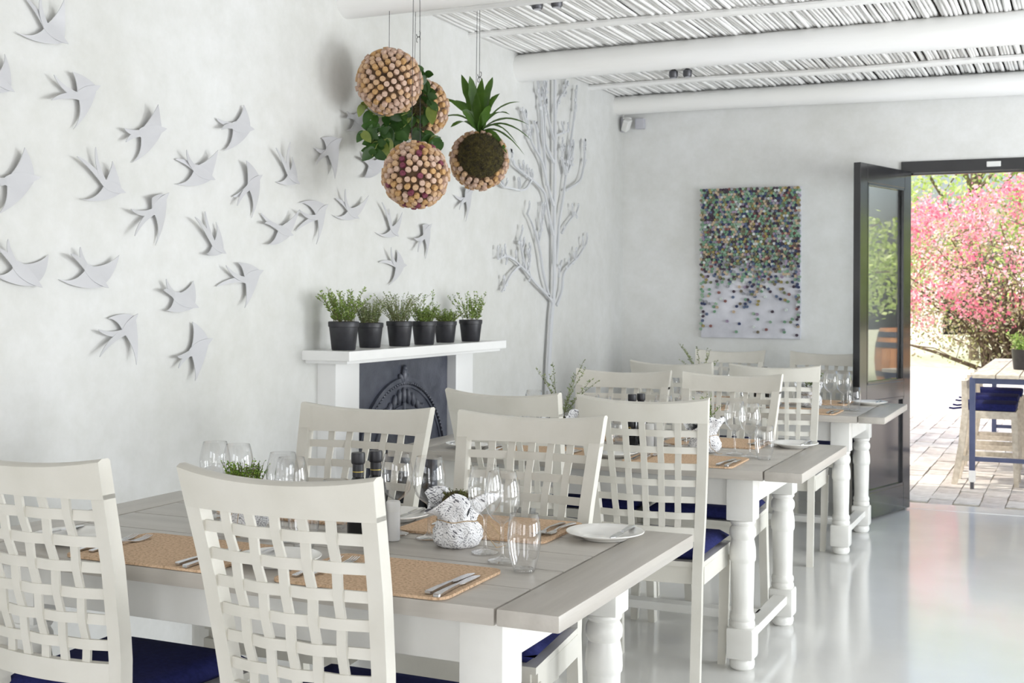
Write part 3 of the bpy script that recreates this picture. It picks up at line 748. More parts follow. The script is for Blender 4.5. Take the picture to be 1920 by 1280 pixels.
# ------------------------------------------------------------------ herbs, bottles and grinders along the table centres
def sprigs(parent, n, h, spread, cols, lw, ll, per, base_r, z0, lean=1.0):
    b = B(); P = []; A = []; Bv = []
    for k in range(n):
        a = R.uniform(0, 2 * PI); r0 = base_r * math.sqrt(R.random()); hh = h * R.uniform(0.55, 1.0)
        p0 = Vector((r0 * math.cos(a), r0 * math.sin(a), z0)); d = Vector((math.cos(a + R.uniform(-.6, .6)) * spread * R.random() * lean, math.sin(a + R.uniform(-.6, .6)) * spread * R.random() * lean, 0))
        pts = [p0 + d * (t ** 1.5) + Vector((0, 0, hh * t)) for t in (0, .25, .5, .75, 1)]
        b.tube(pts, [0.0012, 0.0011, 0.001, 0.0008, 0.0005], n=3)
        for q in range(per):
            t = 0.12 + 0.88 * (q + R.random()) / per
            p = p0 + d * (t ** 1.5) + Vector((0, 0, hh * t))
            an = R.uniform(0, 2 * PI); u = Vector((math.cos(an), math.sin(an), R.uniform(0.2, 1.0))).normalized()
            s = R.uniform(0.7, 1.2); L_ = ll * s * (1.1 - 0.4 * t)
            P.append(p + u * L_ * 0.5); A.append(u * L_ * 0.5)
            sd = u.cross(Vector((R.uniform(-1, 1), R.uniform(-1, 1), R.uniform(-1, 1)))).normalized(); Bv.append(sd * lw * s * 0.5)
    b.obj('stems', stem_m, parent)['kind'] = 'stuff'
    o = quads_mesh('foliage', np.array(P), np.array(A), np.array(Bv), tones(cols, len(P), 0.25), M['leaf'], parent); o['kind'] = 'stuff'
stem_m = mat('herb_stem', (0.10, 0.10, 0.03), (0.18, 0.16, 0.06), rough=0.8)
GREEN = [(0.20, 0.30, 0.06), (0.26, 0.36, 0.09), (0.16, 0.24, 0.05), (0.32, 0.42, 0.14)]
FRESH = [(0.25, 0.42, 0.05), (0.32, 0.50, 0.08), (0.18, 0.33, 0.04), (0.12, 0.24, 0.03)]
GREY = [(0.30, 0.36, 0.18), (0.24, 0.30, 0.13), (0.38, 0.42, 0.24), (0.20, 0.26, 0.10)]
def paper_pot(loc, rz, label, plant, seed, sc=1.0, tail=0.1):
    t = thing('wrapped_herb', label, 'potted plant', loc, rz, 'paper-wrapped herbs on the tables'); t.scale = (sc, sc, sc)
    rr = random.Random(seed); ph = [rr.uniform(0, 2 * PI) for _ in range(5)]
    def mod(r, z, a):
        cr = 0.003 * math.sin(7 * a + ph[0] + z * 60) + 0.0022 * math.sin(13 * a + ph[1] - z * 90) + 0.0015 * math.sin(23 * a + ph[2] + z * 150)
        fl = max(0.0, (z - 0.062) / 0.07)
        lob = fl * (0.026 * math.cos(2 * a + 0.4) + 0.010 * math.cos(3 * a + ph[3]) + 0.008 * math.cos(5 * a + ph[4]))
        zz = z - fl * fl * 0.038 * max(0, math.cos(2 * a + 0.4)) + fl * 0.012 * math.sin(3 * a + ph[4])
        return r + cr * min(1, z / 0.02 + 0.2) + lob, max(0.0, zz)
    prof = [(0.001, 0.001), (0.045, 0.0), (0.055, 0.006), (0.060, 0.02), (0.060, 0.035), (0.054, 0.05), (0.047, 0.062), (0.0465, 0.07), (0.053, 0.085), (0.063, 0.102), (0.072, 0.118), (0.079, 0.130)]
    b = B(); n = 72; b.lathe(prof, n=n, mod=mod)
    me = b.mesh('paper_wrap'); uv = me.uv_layers.new(name='UVMap')
    for lp in me.loops:
        v = me.vertices[lp.vertex_index].co; a = math.atan2(v.y, v.x) / (2 * PI)
        uv.data[lp.index].uv = (a * 3.2 + v.x * 3, v.z * 9 + v.y * 2)
    o = new_obj('paper_wrap', me, M['paper'], t, smooth=True)
    md = o.modifiers.new('thickness', 'SOLIDIFY'); md.thickness = 0.0008
    auto_smooth(B().lathe([(0.001, 0.01), (0.034, 0.01), (0.044, 0.10), (0.046, 0.105), (0.043, 0.105), (0.041, 0.098)], n=24).obj('inner_pot', M['pot'], t))
    B().lathe([(0.042, 0.097), (0.03, 0.100), (0.001, 0.103)], n=20).obj('soil', M['soil'], t)
    b = B(); b.tube([(0.052 * math.cos(2 * PI * k / 30), 0.052 * math.sin(2 * PI * k / 30), 0.066 + 0.002 * math.sin(k)) for k in range(31)], 0.0012, n=5)
    b.tube([(0.052, -0.01, 0.066), (0.07, -0.02, 0.055), (0.095, -0.03, 0.02), (0.105, -0.02, 0.003), (0.12, 0.01, 0.003)], 0.001, n=4)
    b.tube([(0.052, -0.01, 0.066), (0.085, 0.0, 0.06), (0.11, 0.0, 0.03), (0.10, 0.03, 0.004), (0.08, 0.05, 0.003)], 0.001, n=4)
    b.bm.verts.ensure_lookup_table()
    for v in b.bm.verts[155:]: v.co = Matrix.Rotation(tail - rz, 3, 'Z') @ v.co      # which way the loose ends lie
    b.obj('twine', M['twine'], t)
    plant(t)
    return t
def moss_plant(t):
    auto_smooth(B().lathe([(0.040, 0.10), (0.038, 0.116), (0.028, 0.128), (0.012, 0.134), (0.001, 0.135)], n=20).obj('moss_cap', M['moss'], t))
    sprigs(t, 60, 0.022, 0.01, [(0.10, 0.13, 0.02), (0.15, 0.18, 0.04)], 0.003, 0.007, 5, 0.036, 0.118)
def cress(t): sprigs(t, 110, 0.085, 0.036, FRESH, 0.006, 0.009, 11, 0.04, 0.10)
def thyme(t): sprigs(t, 9, 0.24, 0.13, GREY, 0.007, 0.016, 44, 0.03, 0.10, 1.6)
def rosemary(t): sprigs(t, 12, 0.13, 0.07, GREEN, 0.006, 0.014, 26, 0.03, 0.10, 1.3)
def bottle(loc, label):
    t = thing('oil_bottle', label, 'bottle', loc, 0, 'dark condiment bottles')
    auto_smooth(B().lathe([(0.001, 0), (0.026, 0), (0.028, 0.004), (0.028, 0.115), (0.025, 0.13), (0.016, 0.145), (0.0125, 0.152), (0.0125, 0.17)], n=24).obj('body', M['bottle'], t))
    b = B().lathe([(0.0145, 0.15), (0.0145, 0.182), (0.0172, 0.184), (0.0182, 0.188), (0.0182, 0.207), (0.017, 0.212), (0.001, 0.212)], n=28)
    auto_smooth(b.obj('cap', M['pot'], t))
    B().lathe([(0.0148, 0.162), (0.0148, 0.164)], n=24).obj('gold_line', M['gold'], t)
    b = B(); ang = [-1.9 + 0.06 * k for k in range(11)]
    pth = []
    for k in range(25):
        a = 2 * PI * k / 24; th = -1.62 + 0.2 * math.cos(a); pth.append((0.0286 * math.cos(th), 0.0286 * math.sin(th), 0.07 + 0.006 * math.sin(a)))
    b.tube(pth, 0.0013, n=4); b.obj('emblem', M['gold'], t)
    return t
def grinder(loc, label):
    t = thing('salt_shaker', label, 'shaker', loc, 0, 'frosted salt and pepper shakers')
    auto_smooth(B().lathe([(0.001, 0), (0.016, 0), (0.0175, 0.003), (0.0175, 0.075)], n=24).obj('body', M['frost'], t))
    auto_smooth(B().lathe([(0.0178, 0.074), (0.0182, 0.077), (0.0182, 0.096), (0.016, 0.1), (0.001, 0.1)], n=24).obj('lid', M['white_plastic'], t))
cent = tn
POTS = [[(-1.408, 0.53, moss_plant, 1.33, 'moss-topped pot in newsprint paper tied with twine, %s'), (-2.010, 0.47, cress, 1.75, 'fresh green cress pot in newsprint paper, %s')],
        [(-1.368, 0.455, rosemary, 1.55, 'small rosemary pot in newsprint paper, %s'), (-1.992, 0.448, thyme, 1.75, 'long-stemmed thyme pot in newsprint paper, %s')],
        [(-1.392, 0.47, rosemary, 1.55, 'small rosemary pot in newsprint paper, %s'), (-2.020, 0.448, thyme, 1.75, 'long-stemmed thyme pot in newsprint paper, %s')]]
for ti, (lab, xr, yn, nm) in enumerate(TAB):
    for k, (x, dy, pl, rz, lb) in enumerate(POTS[ti]):
        paper_pot((x, yn + dy, TOPZ), rz, lb % cent[ti], pl, ti * 7 + k, 1.0 if ti == 0 else 1.05, 0.2 if (ti, k) == (0, 0) else -1.1)
    bottle((-1.707, yn + 0.547, TOPZ), 'dark gold-marked bottle, of the two the one beside the shakers, ' + cent[ti])
    bottle((-1.686, yn + 0.601, TOPZ), 'dark gold-marked bottle, of the two the one nearer artwork wall, ' + cent[ti])
    grinder((-1.583, yn + 0.515, TOPZ), 'frosted white shaker, of the two the one nearer artwork wall, ' + cent[ti])
    grinder((-1.606, yn + 0.475, TOPZ), 'frosted white shaker, of the two the one farther from artwork wall, ' + cent[ti])
# ================================================================== METAL SWALLOWS ON THE LEFT WALL  (wall coordinates y, z)
# each: beak tip, wing tip, wing tip, streamer tip, streamer tip, tail root
BIRDS = [
    ((3.067, 2.176), (2.854, 2.176), (3.025, 2.308), (2.901, 2.287), (2.944, 2.300), (2.965, 2.221)),
    ((2.845, 1.988), (2.815, 2.100), (2.726, 1.977), (2.732, 2.041), (2.728, 2.018), (2.764, 2.027)),
    ((3.213, 2.065), (3.082, 2.089), (3.100, 1.906), (3.001, 2.066), (2.982, 1.982), (3.106, 2.010)),
    ((3.545, 1.963), (3.473, 2.038), (3.382, 1.825), (3.321, 1.937), (3.331, 1.891), (3.400, 1.928)),
    ((2.952, 1.737), (2.884, 1.823), (2.779, 1.609), (2.762, 1.719), (2.768, 1.692), (2.807, 1.711)),
    ((3.335, 1.718), (3.115, 1.682), (3.257, 1.818), (3.103, 1.818), (3.187, 1.858), (3.230, 1.744)),
    ((3.821, 1.804), (3.607, 1.772), (3.808, 1.915), (3.609, 1.861), (3.636, 1.897), (3.693, 1.842)),
    ((4.064, 2.025), (4.008, 2.114), (3.878, 1.919), (3.842, 2.040), (3.839, 1.995), (3.921, 2.022)),
    ((4.118, 1.851), (3.996, 1.894), (4.070, 1.676), (3.946, 1.751), (3.950, 1.715), (4.024, 1.786)),
    ((4.381, 1.835), (4.228, 1.833), (4.337, 1.946), (4.190, 1.965), (4.291, 2.001), (4.299, 1.879)),
    ((4.707, 2.067), (4.566, 2.051), (4.631, 1.879), (4.512, 2.001), (4.496, 1.929), (4.583, 1.983)),
    ((5.086, 1.962), (4.852, 1.906), (5.090, 2.052), (4.847, 1.992), (4.898, 2.029), (4.931, 1.981)),
    ((4.982, 2.163), (4.914, 2.252), (4.755, 2.108), (4.724, 2.187), (4.724, 2.154), (4.804, 2.174)),
    ((4.336, 1.619), (4.135, 1.574), (4.347, 1.726), (4.116, 1.658), (4.127, 1.699), (4.229, 1.647)),
    ((4.598, 1.768), (4.397, 1.758), (4.503, 1.588), (4.358, 1.727), (4.371, 1.639), (4.511, 1.698)),
    ((4.854, 1.718), (4.649, 1.725), (4.918, 1.829), (4.679, 1.797), (4.713, 1.842), (4.763, 1.760)),
    ((5.215, 1.655), (5.020, 1.666), (5.245, 1.774), (5.048, 1.807), (5.147, 1.783), (5.148, 1.698)),
    ((5.550, 1.735), (5.449, 1.721), (5.512, 1.557), (5.341, 1.653), (5.380, 1.587), (5.467, 1.656)),
    ((5.295, 1.519), (5.221, 1.592), (5.136, 1.420), (5.055, 1.528), (5.119, 1.600), (5.186, 1.517)),
    ((6.023, 1.947), (5.895, 1.942), (5.948, 1.768), (5.821, 1.900), (5.828, 1.823), (5.927, 1.877)),
    ((3.888, 1.529), (3.751, 1.525), (3.838, 1.647), (3.685, 1.656), (3.778, 1.683), (3.810, 1.569)),
    ((3.558, 1.736), (3.454, 1.709), (3.505, 1.545), (3.346, 1.663), (3.365, 1.572), (3.473, 1.654)),
    ((2.961, 1.391), (2.770, 1.433), (3.001, 1.496), (2.779, 1.508), (2.818, 1.537), (2.844, 1.468)),
    ((3.255, 1.392), (3.044, 1.419), (3.303, 1.504), (3.067, 1.500), (3.119, 1.525), (3.148, 1.466)),
    ((3.727, 1.323), (3.541, 1.315), (3.714, 1.423), (3.514, 1.388), (3.540, 1.427), (3.586, 1.372)),
    ((4.129, 1.471), (3.958, 1.495), (3.990, 1.321), (3.882, 1.484), (3.847, 1.403), (4.003, 1.425)),
    ((3.399, 1.305), (3.263, 1.290), (3.379, 1.129), (3.203, 1.254), (3.199, 1.164), (3.328, 1.233)),
    ((3.810, 1.208), (3.703, 1.272), (3.693, 1.055), (3.591, 1.149), (3.609, 1.106), (3.677, 1.153)),
]
BIRD_LABELS = [
 'grey metal swallow diving with raised streamers, topmost of the flock',
 'grey metal swallow with upright wing, directly below the topmost swallow',
 'grey metal swallow with widely spread streamers, climbing just under the topmost swallow',
 'grey metal swallow flying level with short forked tail, third down from the top',
 'grey metal swallow with long trailing lower wing, below the upright-winged swallow',
 'grey metal swallow diving with tall V of streamers, beside the long-winged level flyer',
 'grey metal swallow gliding down with short fork, under the lone upper level flyer',
 'grey metal swallow flying level, highest one between topmost swallow and cork balls',
 'grey metal swallow hanging steeply with closed lower wing, under the highest mid-wall flyer',
 'grey metal swallow diving with two tall streamers, next to the steep climber',
 'grey metal swallow climbing steeply, next bird before the trailing vine leaves',
 'grey metal swallow half hidden behind the lowest cork ball',
 'grey metal swallow in the shade behind the trailing vine leaves',
 'grey metal swallow gliding down, directly below the two-tall-streamers diver',
 'grey metal swallow climbing with spread streamers, below the steep climber near the vine',
 'grey metal swallow gliding down with both wings raised, below the lowest cork ball',
 'small grey metal swallow diving steeply, straight under the lowest cork ball',
 'small grey metal swallow climbing, between the lowest cork ball and the potted herbs',
 'grey metal swallow banking with narrow wings, just above the potted herbs',
 'small grey metal swallow climbing alone between the cork balls and the metal tree',
 'grey metal swallow diving with folded wing casting a long shadow, mid flock',
 'grey metal swallow climbing with long curved streamers, centre of the flock',
 'large grey metal swallow gliding level, lower flock, farthest from the fireplace',
 'grey metal swallow gliding with broad wings, second lower bird from the flock edge',
 'grey metal swallow gliding down with curled wing tip, above the lowest swallow',
 'bright grey metal swallow climbing with glinting head, nearest lower bird to the mantel',
 'grey metal swallow climbing with bright curled head, second lowest of the flock',
 'grey metal swallow with downswept wings, lowest of the flock, nearest the mantel shelf',
]
WX = XL
def bez(p0, c, p1, t): return p0 * (1 - t) ** 2 + c * 2 * t * (1 - t) + p1 * t * t
def strip(name, lead, trail, hs, parent, m, thk=0.0025):
    b = B(); f_ = []; k_ = []
    for (l, r, h) in zip(lead, trail, hs):
        hl, hr = h if isinstance(h, tuple) else (h, h)
        f_.append((b.bm.verts.new((hl + thk, l[0], l[1])), b.bm.verts.new((hr + thk, r[0], r[1]))))
        k_.append((b.bm.verts.new((hl, l[0], l[1])), b.bm.verts.new((hr, r[0], r[1]))))
    n = len(f_)
    for i in range(n - 1):
        b.bm.faces.new((f_[i][0], f_[i][1], f_[i + 1][1], f_[i + 1][0])); b.bm.faces.new((k_[i][0], k_[i + 1][0], k_[i + 1][1], k_[i][1]))
        b.bm.faces.new((f_[i][0], f_[i + 1][0], k_[i + 1][0], k_[i][0])); b.bm.faces.new((f_[i][1], k_[i][1], k_[i + 1][1], f_[i + 1][1]))
    b.bm.faces.new((f_[0][0], k_[0][0], k_[0][1], f_[0][1])); b.bm.faces.new((f_[-1][0], f_[-1][1], k_[-1][1], k_[-1][0]))
    bmesh.ops.remove_doubles(b.bm, verts=b.bm.verts[:], dist=0.0002)
    return auto_smooth(b.obj(name, m, parent), 30)
for i, kp in enumerate(BIRDS):
    H_, A_, Bt, T1, T2, Rr = [Vector(p) for p in kp]
    t = thing('metal_swallow', BIRD_LABELS[i], 'wall bird', (WX, Rr[0], Rr[1]), 0, 'metal swallows on the plaster wall')
    O = Rr.copy(); rr = random.Random(i * 3 + 1)
    H_, A_, Bt, T1, T2, Rr = [p - O for p in (H_, A_, Bt, T1, T2, Rr)]
    ax = H_ - Rr; L_ = ax.length; nrm = Vector((-ax[1], ax[0])) / L_
    N = 12; ts = [k / N for k in range(N + 1)]
    wprof = lambda q: 0.125 * L_ * (math.sin(PI * min(1, q * 1.0) ** 0.8) ** 0.85) + 0.006 * (1 - q)
    h0 = 0.016
    strip('body', [Rr + ax * q + nrm * wprof(q) for q in ts], [Rr + ax * q - nrm * wprof(q) for q in ts], [h0 + 0.0007 + 0.006 * q * q for q in ts], t, M['bird'])
    for tip in (A_, Bt):
        sd = 1 if (tip - Rr).dot(nrm) > 0 else -1
        p0 = Rr + ax * 0.86 + nrm * sd * 0.05 * L_; wl = (tip - Rr - ax * 0.45)
        outn = Vector((-wl[1], wl[0])).normalized(); outn = outn if outn.dot(ax) > 0 else -outn
        c0 = (p0 + tip) / 2 + outn * wl.length * 0.20
        q0 = Rr + ax * 0.10 + nrm * sd * 0.05 * L_; c1 = (q0 + tip) / 2 + outn * wl.length * 0.22 - wl * 0.05
        bend = rr.choice([-0.010, -0.004, 0.008, 0.018, 0.028])
        strip('wing', [bez(p0, c0, tip, q) for q in ts], [bez(q0, c1, tip, q) for q in ts], [max(0.004, h0 + bend * q ** 2) for q in ts], t, M['bird'])
    for tp in (T1, T2):
        d = tp - Rr; pn = Vector((-d[1], d[0])).normalized(); oth = (T1 if tp is T2 else T2) - Rr
        s_ = 1 if pn.dot(oth) < 0 else -1
        c = Rr + d * 0.5 - pn * s_ * d.length * 0.12; bend = rr.choice([-0.008, 0.01, 0.02])
        base = Rr + ax * 0.12
        mid = [bez(base, c, tp, q) for q in ts]
        wd = [0.0115 * (1 - q) ** 0.6 + 0.0008 for q in ts]
        strip('tail_streamer', [mm + pn * x for mm, x in zip(mid, wd)], [mm - pn * x for mm, x in zip(mid, wd)], [max(0.004, h0 + 0.0004 + bend * q ** 1.5) for q in ts], t, M['bird'])
    B().tube([(0.0, ax[0] * 0.4, ax[1] * 0.4), (h0 + 0.001, ax[0] * 0.4, ax[1] * 0.4)], 0.005, 6).obj('fixing_pin', M['bird'], t)

# ================================================================== METAL TREE ON THE LEFT WALL
TREE = [
    ('trunk', [(7.045, 0.786), (7.075, 1.095), (7.098, 1.259), (7.123, 1.357), (7.138, 1.489), (7.133, 1.885), (7.138, 2.215), (7.132, 2.710)]),
    ('L1', [(7.123, 1.334), (7.021, 1.383), (6.840, 1.453), (6.721, 1.511), (6.606, 1.555), (6.523, 1.587)]),
    ('L1a', [(6.621, 1.552), (6.517, 1.510), (6.444, 1.463), (6.366, 1.396)]),
    ('L1b', [(6.538, 1.581), (6.421, 1.599), (6.315, 1.578)]),
    ('L1c', [(6.706, 1.517), (6.651, 1.606), (6.612, 1.707)]),
    ('L1d', [(6.721, 1.511), (6.760, 1.562), (6.751, 1.609)]),
    ('L2', [(7.055, 1.373), (6.961, 1.519), (6.919, 1.630), (6.861, 1.724), (6.796, 1.801), (6.717, 1.859)]),
    ('L2a', [(6.886, 1.693), (6.925, 1.776), (6.957, 1.861)]),
    ('R1', [(7.175, 1.317), (7.261, 1.407), (7.287, 1.508), (7.394, 1.571), (7.532, 1.627), (7.674, 1.715)]),
    ('R1a', [(7.207, 1.490), (7.224, 1.557), (7.259, 1.598)]),
    ('R2', [(7.172, 1.573), (7.196, 1.723), (7.221, 1.847), (7.281, 1.995), (7.315, 2.109), (7.358, 2.224), (7.411, 2.373), (7.473, 2.572), (7.508, 2.735)]),
    ('R2a', [(7.257, 1.769), (7.345, 1.831), (7.491, 1.907)]),
    ('R3', [(7.316, 2.041), (7.545, 2.115), (7.610, 2.180), (7.647, 2.292), (7.647, 2.344)]),
    ('R4', [(7.314, 2.139), (7.260, 2.238), (7.259, 2.311)]),
    ('R5', [(7.350, 2.159), (7.404, 2.222), (7.430, 2.307)]),
    ('R6', [(7.136, 2.364), (7.249, 2.394), (7.365, 2.422)]),
    ('R7', [(7.152, 2.508), (7.194, 2.593), (7.290, 2.664), (7.352, 2.738)]),
    ('L3', [(7.118, 1.752), (7.057, 1.848), (6.997, 1.967), (6.947, 2.015), (6.785, 2.063), (6.585, 2.107), (6.510, 2.140), (6.502, 2.200)]),
    ('L3a', [(6.777, 2.062), (6.669, 1.993), (6.453, 1.988), (6.374, 1.988), (6.303, 2.027)]),
    ('L4', [(7.116, 1.933), (7.047, 2.014), (6.979, 2.115), (6.929, 2.188), (6.783, 2.278), (6.711, 2.367), (6.633, 2.462)]),
    ('L5', [(7.013, 2.047), (6.969, 2.257), (6.933, 2.462), (6.900, 2.564), (6.866, 2.661)]),
    ('L6', [(7.121, 2.201), (6.993, 2.301), (6.975, 2.435), (6.982, 2.576), (7.005, 2.683)]),
    ('L7', [(7.119, 2.339), (7.042, 2.444), (6.974, 2.555)]),
    ('L8', [(6.896, 2.223), (6.854, 2.362), (6.813, 2.414)]),
]
ty0, tz0 = 7.05, 0.0
tree = thing('metal_tree', 'pale cut-metal sapling with leafless branches and buds on the wall', 'wall art', (WX, ty0, 0))
TREE[0][1].insert(0, (7.045, 0.02))
def smooth_path(p, n=4):
    out = []; P = [Vector(q) for q in p]
    for i in range(len(P) - 1):
        a, b_, c, d = P[max(i - 1, 0)], P[i], P[i + 1], P[min(i + 2, len(P) - 1)]
        for k in range(n):
            q = k / n
            out.append(0.5 * ((2 * b_) + (c - a) * q + (2 * a - 5 * b_ + 4 * c - d) * q * q + (3 * b_ - a - 3 * c + d) * q ** 3))
    out.append(P[-1]); return out
def stroke(nm, p, w0, w1, h, parent):
    pts = smooth_path([(y - ty0, z) for y, z in p]); n = len(pts); L1 = []; L2 = []
    for k, q in enumerate(pts):
        d = (pts[min(k + 1, n - 1)] - pts[max(k - 1, 0)]).normalized(); nn = Vector((-d[1], d[0]))
        ww = (w0 + (w1 - w0) * k / (n - 1)) / 2
        L1.append(q + nn * ww); L2.append(q - nn * ww)
    return strip(nm, L1, L2, [h] * n, parent, M['tree_metal'], 0.012)
def bud(parent, y, z, ang, l, wd, h):
    b = B(); poly = [(math.cos(2 * PI * k / 10) * l * (1 if math.cos(2 * PI * k / 10) > 0 else 0.8), math.sin(2 * PI * k / 10) * wd) for k in range(10)]
    ca_, sa_ = math.cos(ang), math.sin(ang)
    b.prism(poly, lambda x, yy, d: (h + d, y - ty0 + x * ca_ - yy * sa_, z + x * sa_ + yy * ca_), 0.006)
    return b.obj('bud', M['tree_metal'], parent)
rt = random.Random(5)
for k, (nm, p) in enumerate(TREE):
    if nm == 'trunk':
        br = stroke('trunk', p, 0.046, 0.026, 0.028, tree); continue
    main = nm in ('L1', 'L2', 'R1', 'R2', 'L3', 'L4', 'L5', 'L6')
    br = stroke('branch', p, 0.021 if main else 0.014, 0.007, 0.026 + 0.0006 * (k % 5), tree)
    pts = smooth_path(p, 3); m_ = len(pts)
    start = int(m_ * (0.55 if main else 0.35))
    for q in range(start, m_):
        if rt.random() < 0.35 and q < m_ - 1: continue
        d = (pts[min(q + 1, m_ - 1)] - pts[max(q - 1, 0)]); a0 = math.atan2(d[1], d[0])
        if rt.random() < 0.4 and pts[q][1] < 2.74: bud(br, pts[q][0] + rt.choice((-1, 1)) * 0.016, pts[q][1], rt.uniform(0, 3), 0.016, 0.012, 0.031)
        for s in (-1, 1):
            if rt.random() < 0.52: continue
            a = rt.uniform(1.1, 2.0) if rt.random() < 0.6 else a0 + s * rt.uniform(0.5, 1.2)
            tl = rt.uniform(0.035, 0.07)
            e = Vector((pts[q][0] + math.cos(a) * tl * 0.8 + s * 0.02, pts[q][1] + math.sin(a) * tl))
            if e[1] > 2.74: continue
            stroke('twig', [tuple(pts[q]), ((pts[q][0] + e[0]) / 2 + s * 0.006, (pts[q][1] + e[1]) / 2), tuple(e)], 0.007, 0.004, 0.029, br)
            bud(br, e[0], e[1], a, rt.uniform(0.014, 0.02), rt.uniform(0.008, 0.012), 0.031)

# ================================================================== CORK BALLS
cork_me = []
for v, mm in enumerate(('cork1', 'cork2', 'cork3', 'cork4')):
    b = B().lathe([(0.0001, -0.045), (0.0120, -0.045), (0.0123, -0.02), (0.0122, -0.002), (0.0112, 0.0), (0.0001, 0.0004)], n=12)
    me = b.mesh('cork'); me.materials.append(M[mm]); me.polygons.foreach_set('use_smooth', [True] * len(me.polygons)); me.set_sharp_from_angle(angle=math.radians(35))
    cork_me.append(me)
CAMV = Vector((0, 0, CAM_H))
def cork_ball(c, rad, n, label, skip=None, stain=0.0, seed=0, pole=(0, 0, 1)):
    t = thing('cork_ball', label, 'hanging ball', c, 0, 'wine cork balls hanging by the fireplace')
    rr = random.Random(seed); core = B(); bmesh.ops.create_icosphere(core.bm, subdivisions=3, radius=rad - 0.014)
    core.obj('core', M['cork_core'], t, smooth=True)
    q0 = Vector((0, 0, 1)).rotation_difference(Vector(pole).normalized())
    for k in range(n):
        z = 1 - 2 * (k + 0.5) / n; a = k * PI * (3 - math.sqrt(5)); r_ = math.sqrt(1 - z * z)
        d = q0 @ Vector((r_ * math.cos(a), r_ * math.sin(a), z))
        d = (d + Vector((rr.uniform(-1, 1), rr.uniform(-1, 1), rr.uniform(-1, 1))) * 0.022).normalized()
        if skip and skip(d): continue
        me = cork_me[3] if rr.random() < stain else cork_me[rr.choice((0, 0, 1, 2, 2))]
        o = new_obj('cork', me, None, t); o.location = d * (rad + rr.uniform(-0.006, 0.004))
        o.rotation_mode = 'QUATERNION'; o.rotation_quaternion = Vector((0, 0, 1)).rotation_difference((d + Vector((rr.uniform(-1, 1), rr.uniform(-1, 1), rr.uniform(-1, 1))) * 0.10).normalized())
    return t
def hang(t, pts, top, hook=None):
    for (dx, dy, dz) in pts:
        B().tube([(dx, dy, dz), (dx * 0.7, dy * 0.7, top - t.location.z)], 0.0013, 5).obj('wire', M['wire'], t)
    if hook:
        hz = hook - t.location.z; b = B()
        path = [(0.010 * math.sin(a), 0, hz + 0.018 + 0.014 * math.cos(a)) for a in [PI * 1.5 - k * 0.32 for k in range(14)]]
        b.tube(path, 0.0018, 5); path2 = [(-0.010 * math.sin(a), 0, hz - 0.010 - 0.014 * math.cos(a)) for a in [PI * 1.5 - k * 0.32 for k in range(14)]]
        b.tube(path2, 0.0018, 5); b.obj('hook', M['wire'], t)
cb1 = cork_ball((-2.747, 4.738, 2.305), 0.146, 250, 'ball of upright wine corks, highest of the hanging cluster, no plant', seed=1)
hang(cb1, [(0, 0, 0.13)], 2.65)
cb3 = cork_ball((-2.518, 4.567, 1.874), 0.142, 250, 'ball of wine corks with purple stained ends, lowest of the cluster', stain=0.09, seed=2, pole=(0.5, -0.85, -0.05))
hang(cb3, [(-0.02, 0, 0.135), (0.02, 0, 0.135)], ZC - 0.005)
def moss_part(t, c, rad, view):
    b = B(); bmesh.ops.create_icosphere(b.bm, subdivisions=4, radius=rad)
    rr = random.Random(9)
    for v in b.bm.verts: v.co *= 1 + 0.02 * math.sin(v.co.x * 90 + v.co.y * 70) * math.sin(v.co.z * 80) + rr.uniform(-0.006, 0.006)
    o = b.obj('moss', M['moss'], t, smooth=True); o.location = c
    n = 5200; D = NR.normal(size=(n, 3)); D /= np.linalg.norm(D, axis=1)[:, None]
    P = D * rad * NR.uniform(0.99, 1.035, size=(n, 1)) + np.array(c)
    A_, B_ = rand_leaves(P, 0.010, 0.0028); A_ = A_ * 0.6 + D * 0.0035
    f_ = quads_mesh('moss_fibres', P, A_, B_, tones([(0.05, 0.045, 0.012), (0.10, 0.085, 0.02), (0.035, 0.025, 0.01), (0.14, 0.12, 0.03)], n, 0.3), M['leaf'], t); f_['kind'] = 'stuff'
def leaf_blade(nm, path, widths, side, m, parent, fold=0.25):
    """a strap or heart leaf with a folded midrib"""
    b = B(); rows = []
    for i, p in enumerate(path):
        p = Vector(p); tdir = (Vector(path[min(i + 1, len(path) - 1)]) - Vector(path[max(i - 1, 0)])).normalized()
        s_ = (side - tdir * side.dot(tdir)).normalized(); up = s_.cross(tdir)
        rows.append([b.bm.verts.new(p - s_ * widths[i] + up * widths[i] * fold), b.bm.verts.new(p), b.bm.verts.new(p + s_ * widths[i] + up * widths[i] * fold)])
    for i in range(len(rows) - 1):
        for k in range(2): b.bm.faces.new((rows[i][k], rows[i][k + 1], rows[i + 1][k + 1], rows[i + 1][k]))
    return b.obj(nm, m, parent, smooth=True)
M['fern'] = mat('fern_leaf', (0.045, 0.11, 0.012), (0.10, 0.20, 0.03), rough=0.35, scale=9, trans=0.35)
M['vine'] = mat('vine_leaf', (0.022, 0.065, 0.012), (0.05, 0.12, 0.022), rough=0.3, scale=14, trans=0.25)
M['vine_pale'] = mat('vine_leaf_pale', (0.16, 0.22, 0.04), (0.26, 0.32, 0.07), rough=0.35, scale=14, trans=0.35)
rgt = Vector((math.cos(YAW), math.sin(YAW), 0)); fwd = Vector((-math.sin(YAW), math.cos(YAW), 0)); upv = Vector((0, 0, 1))
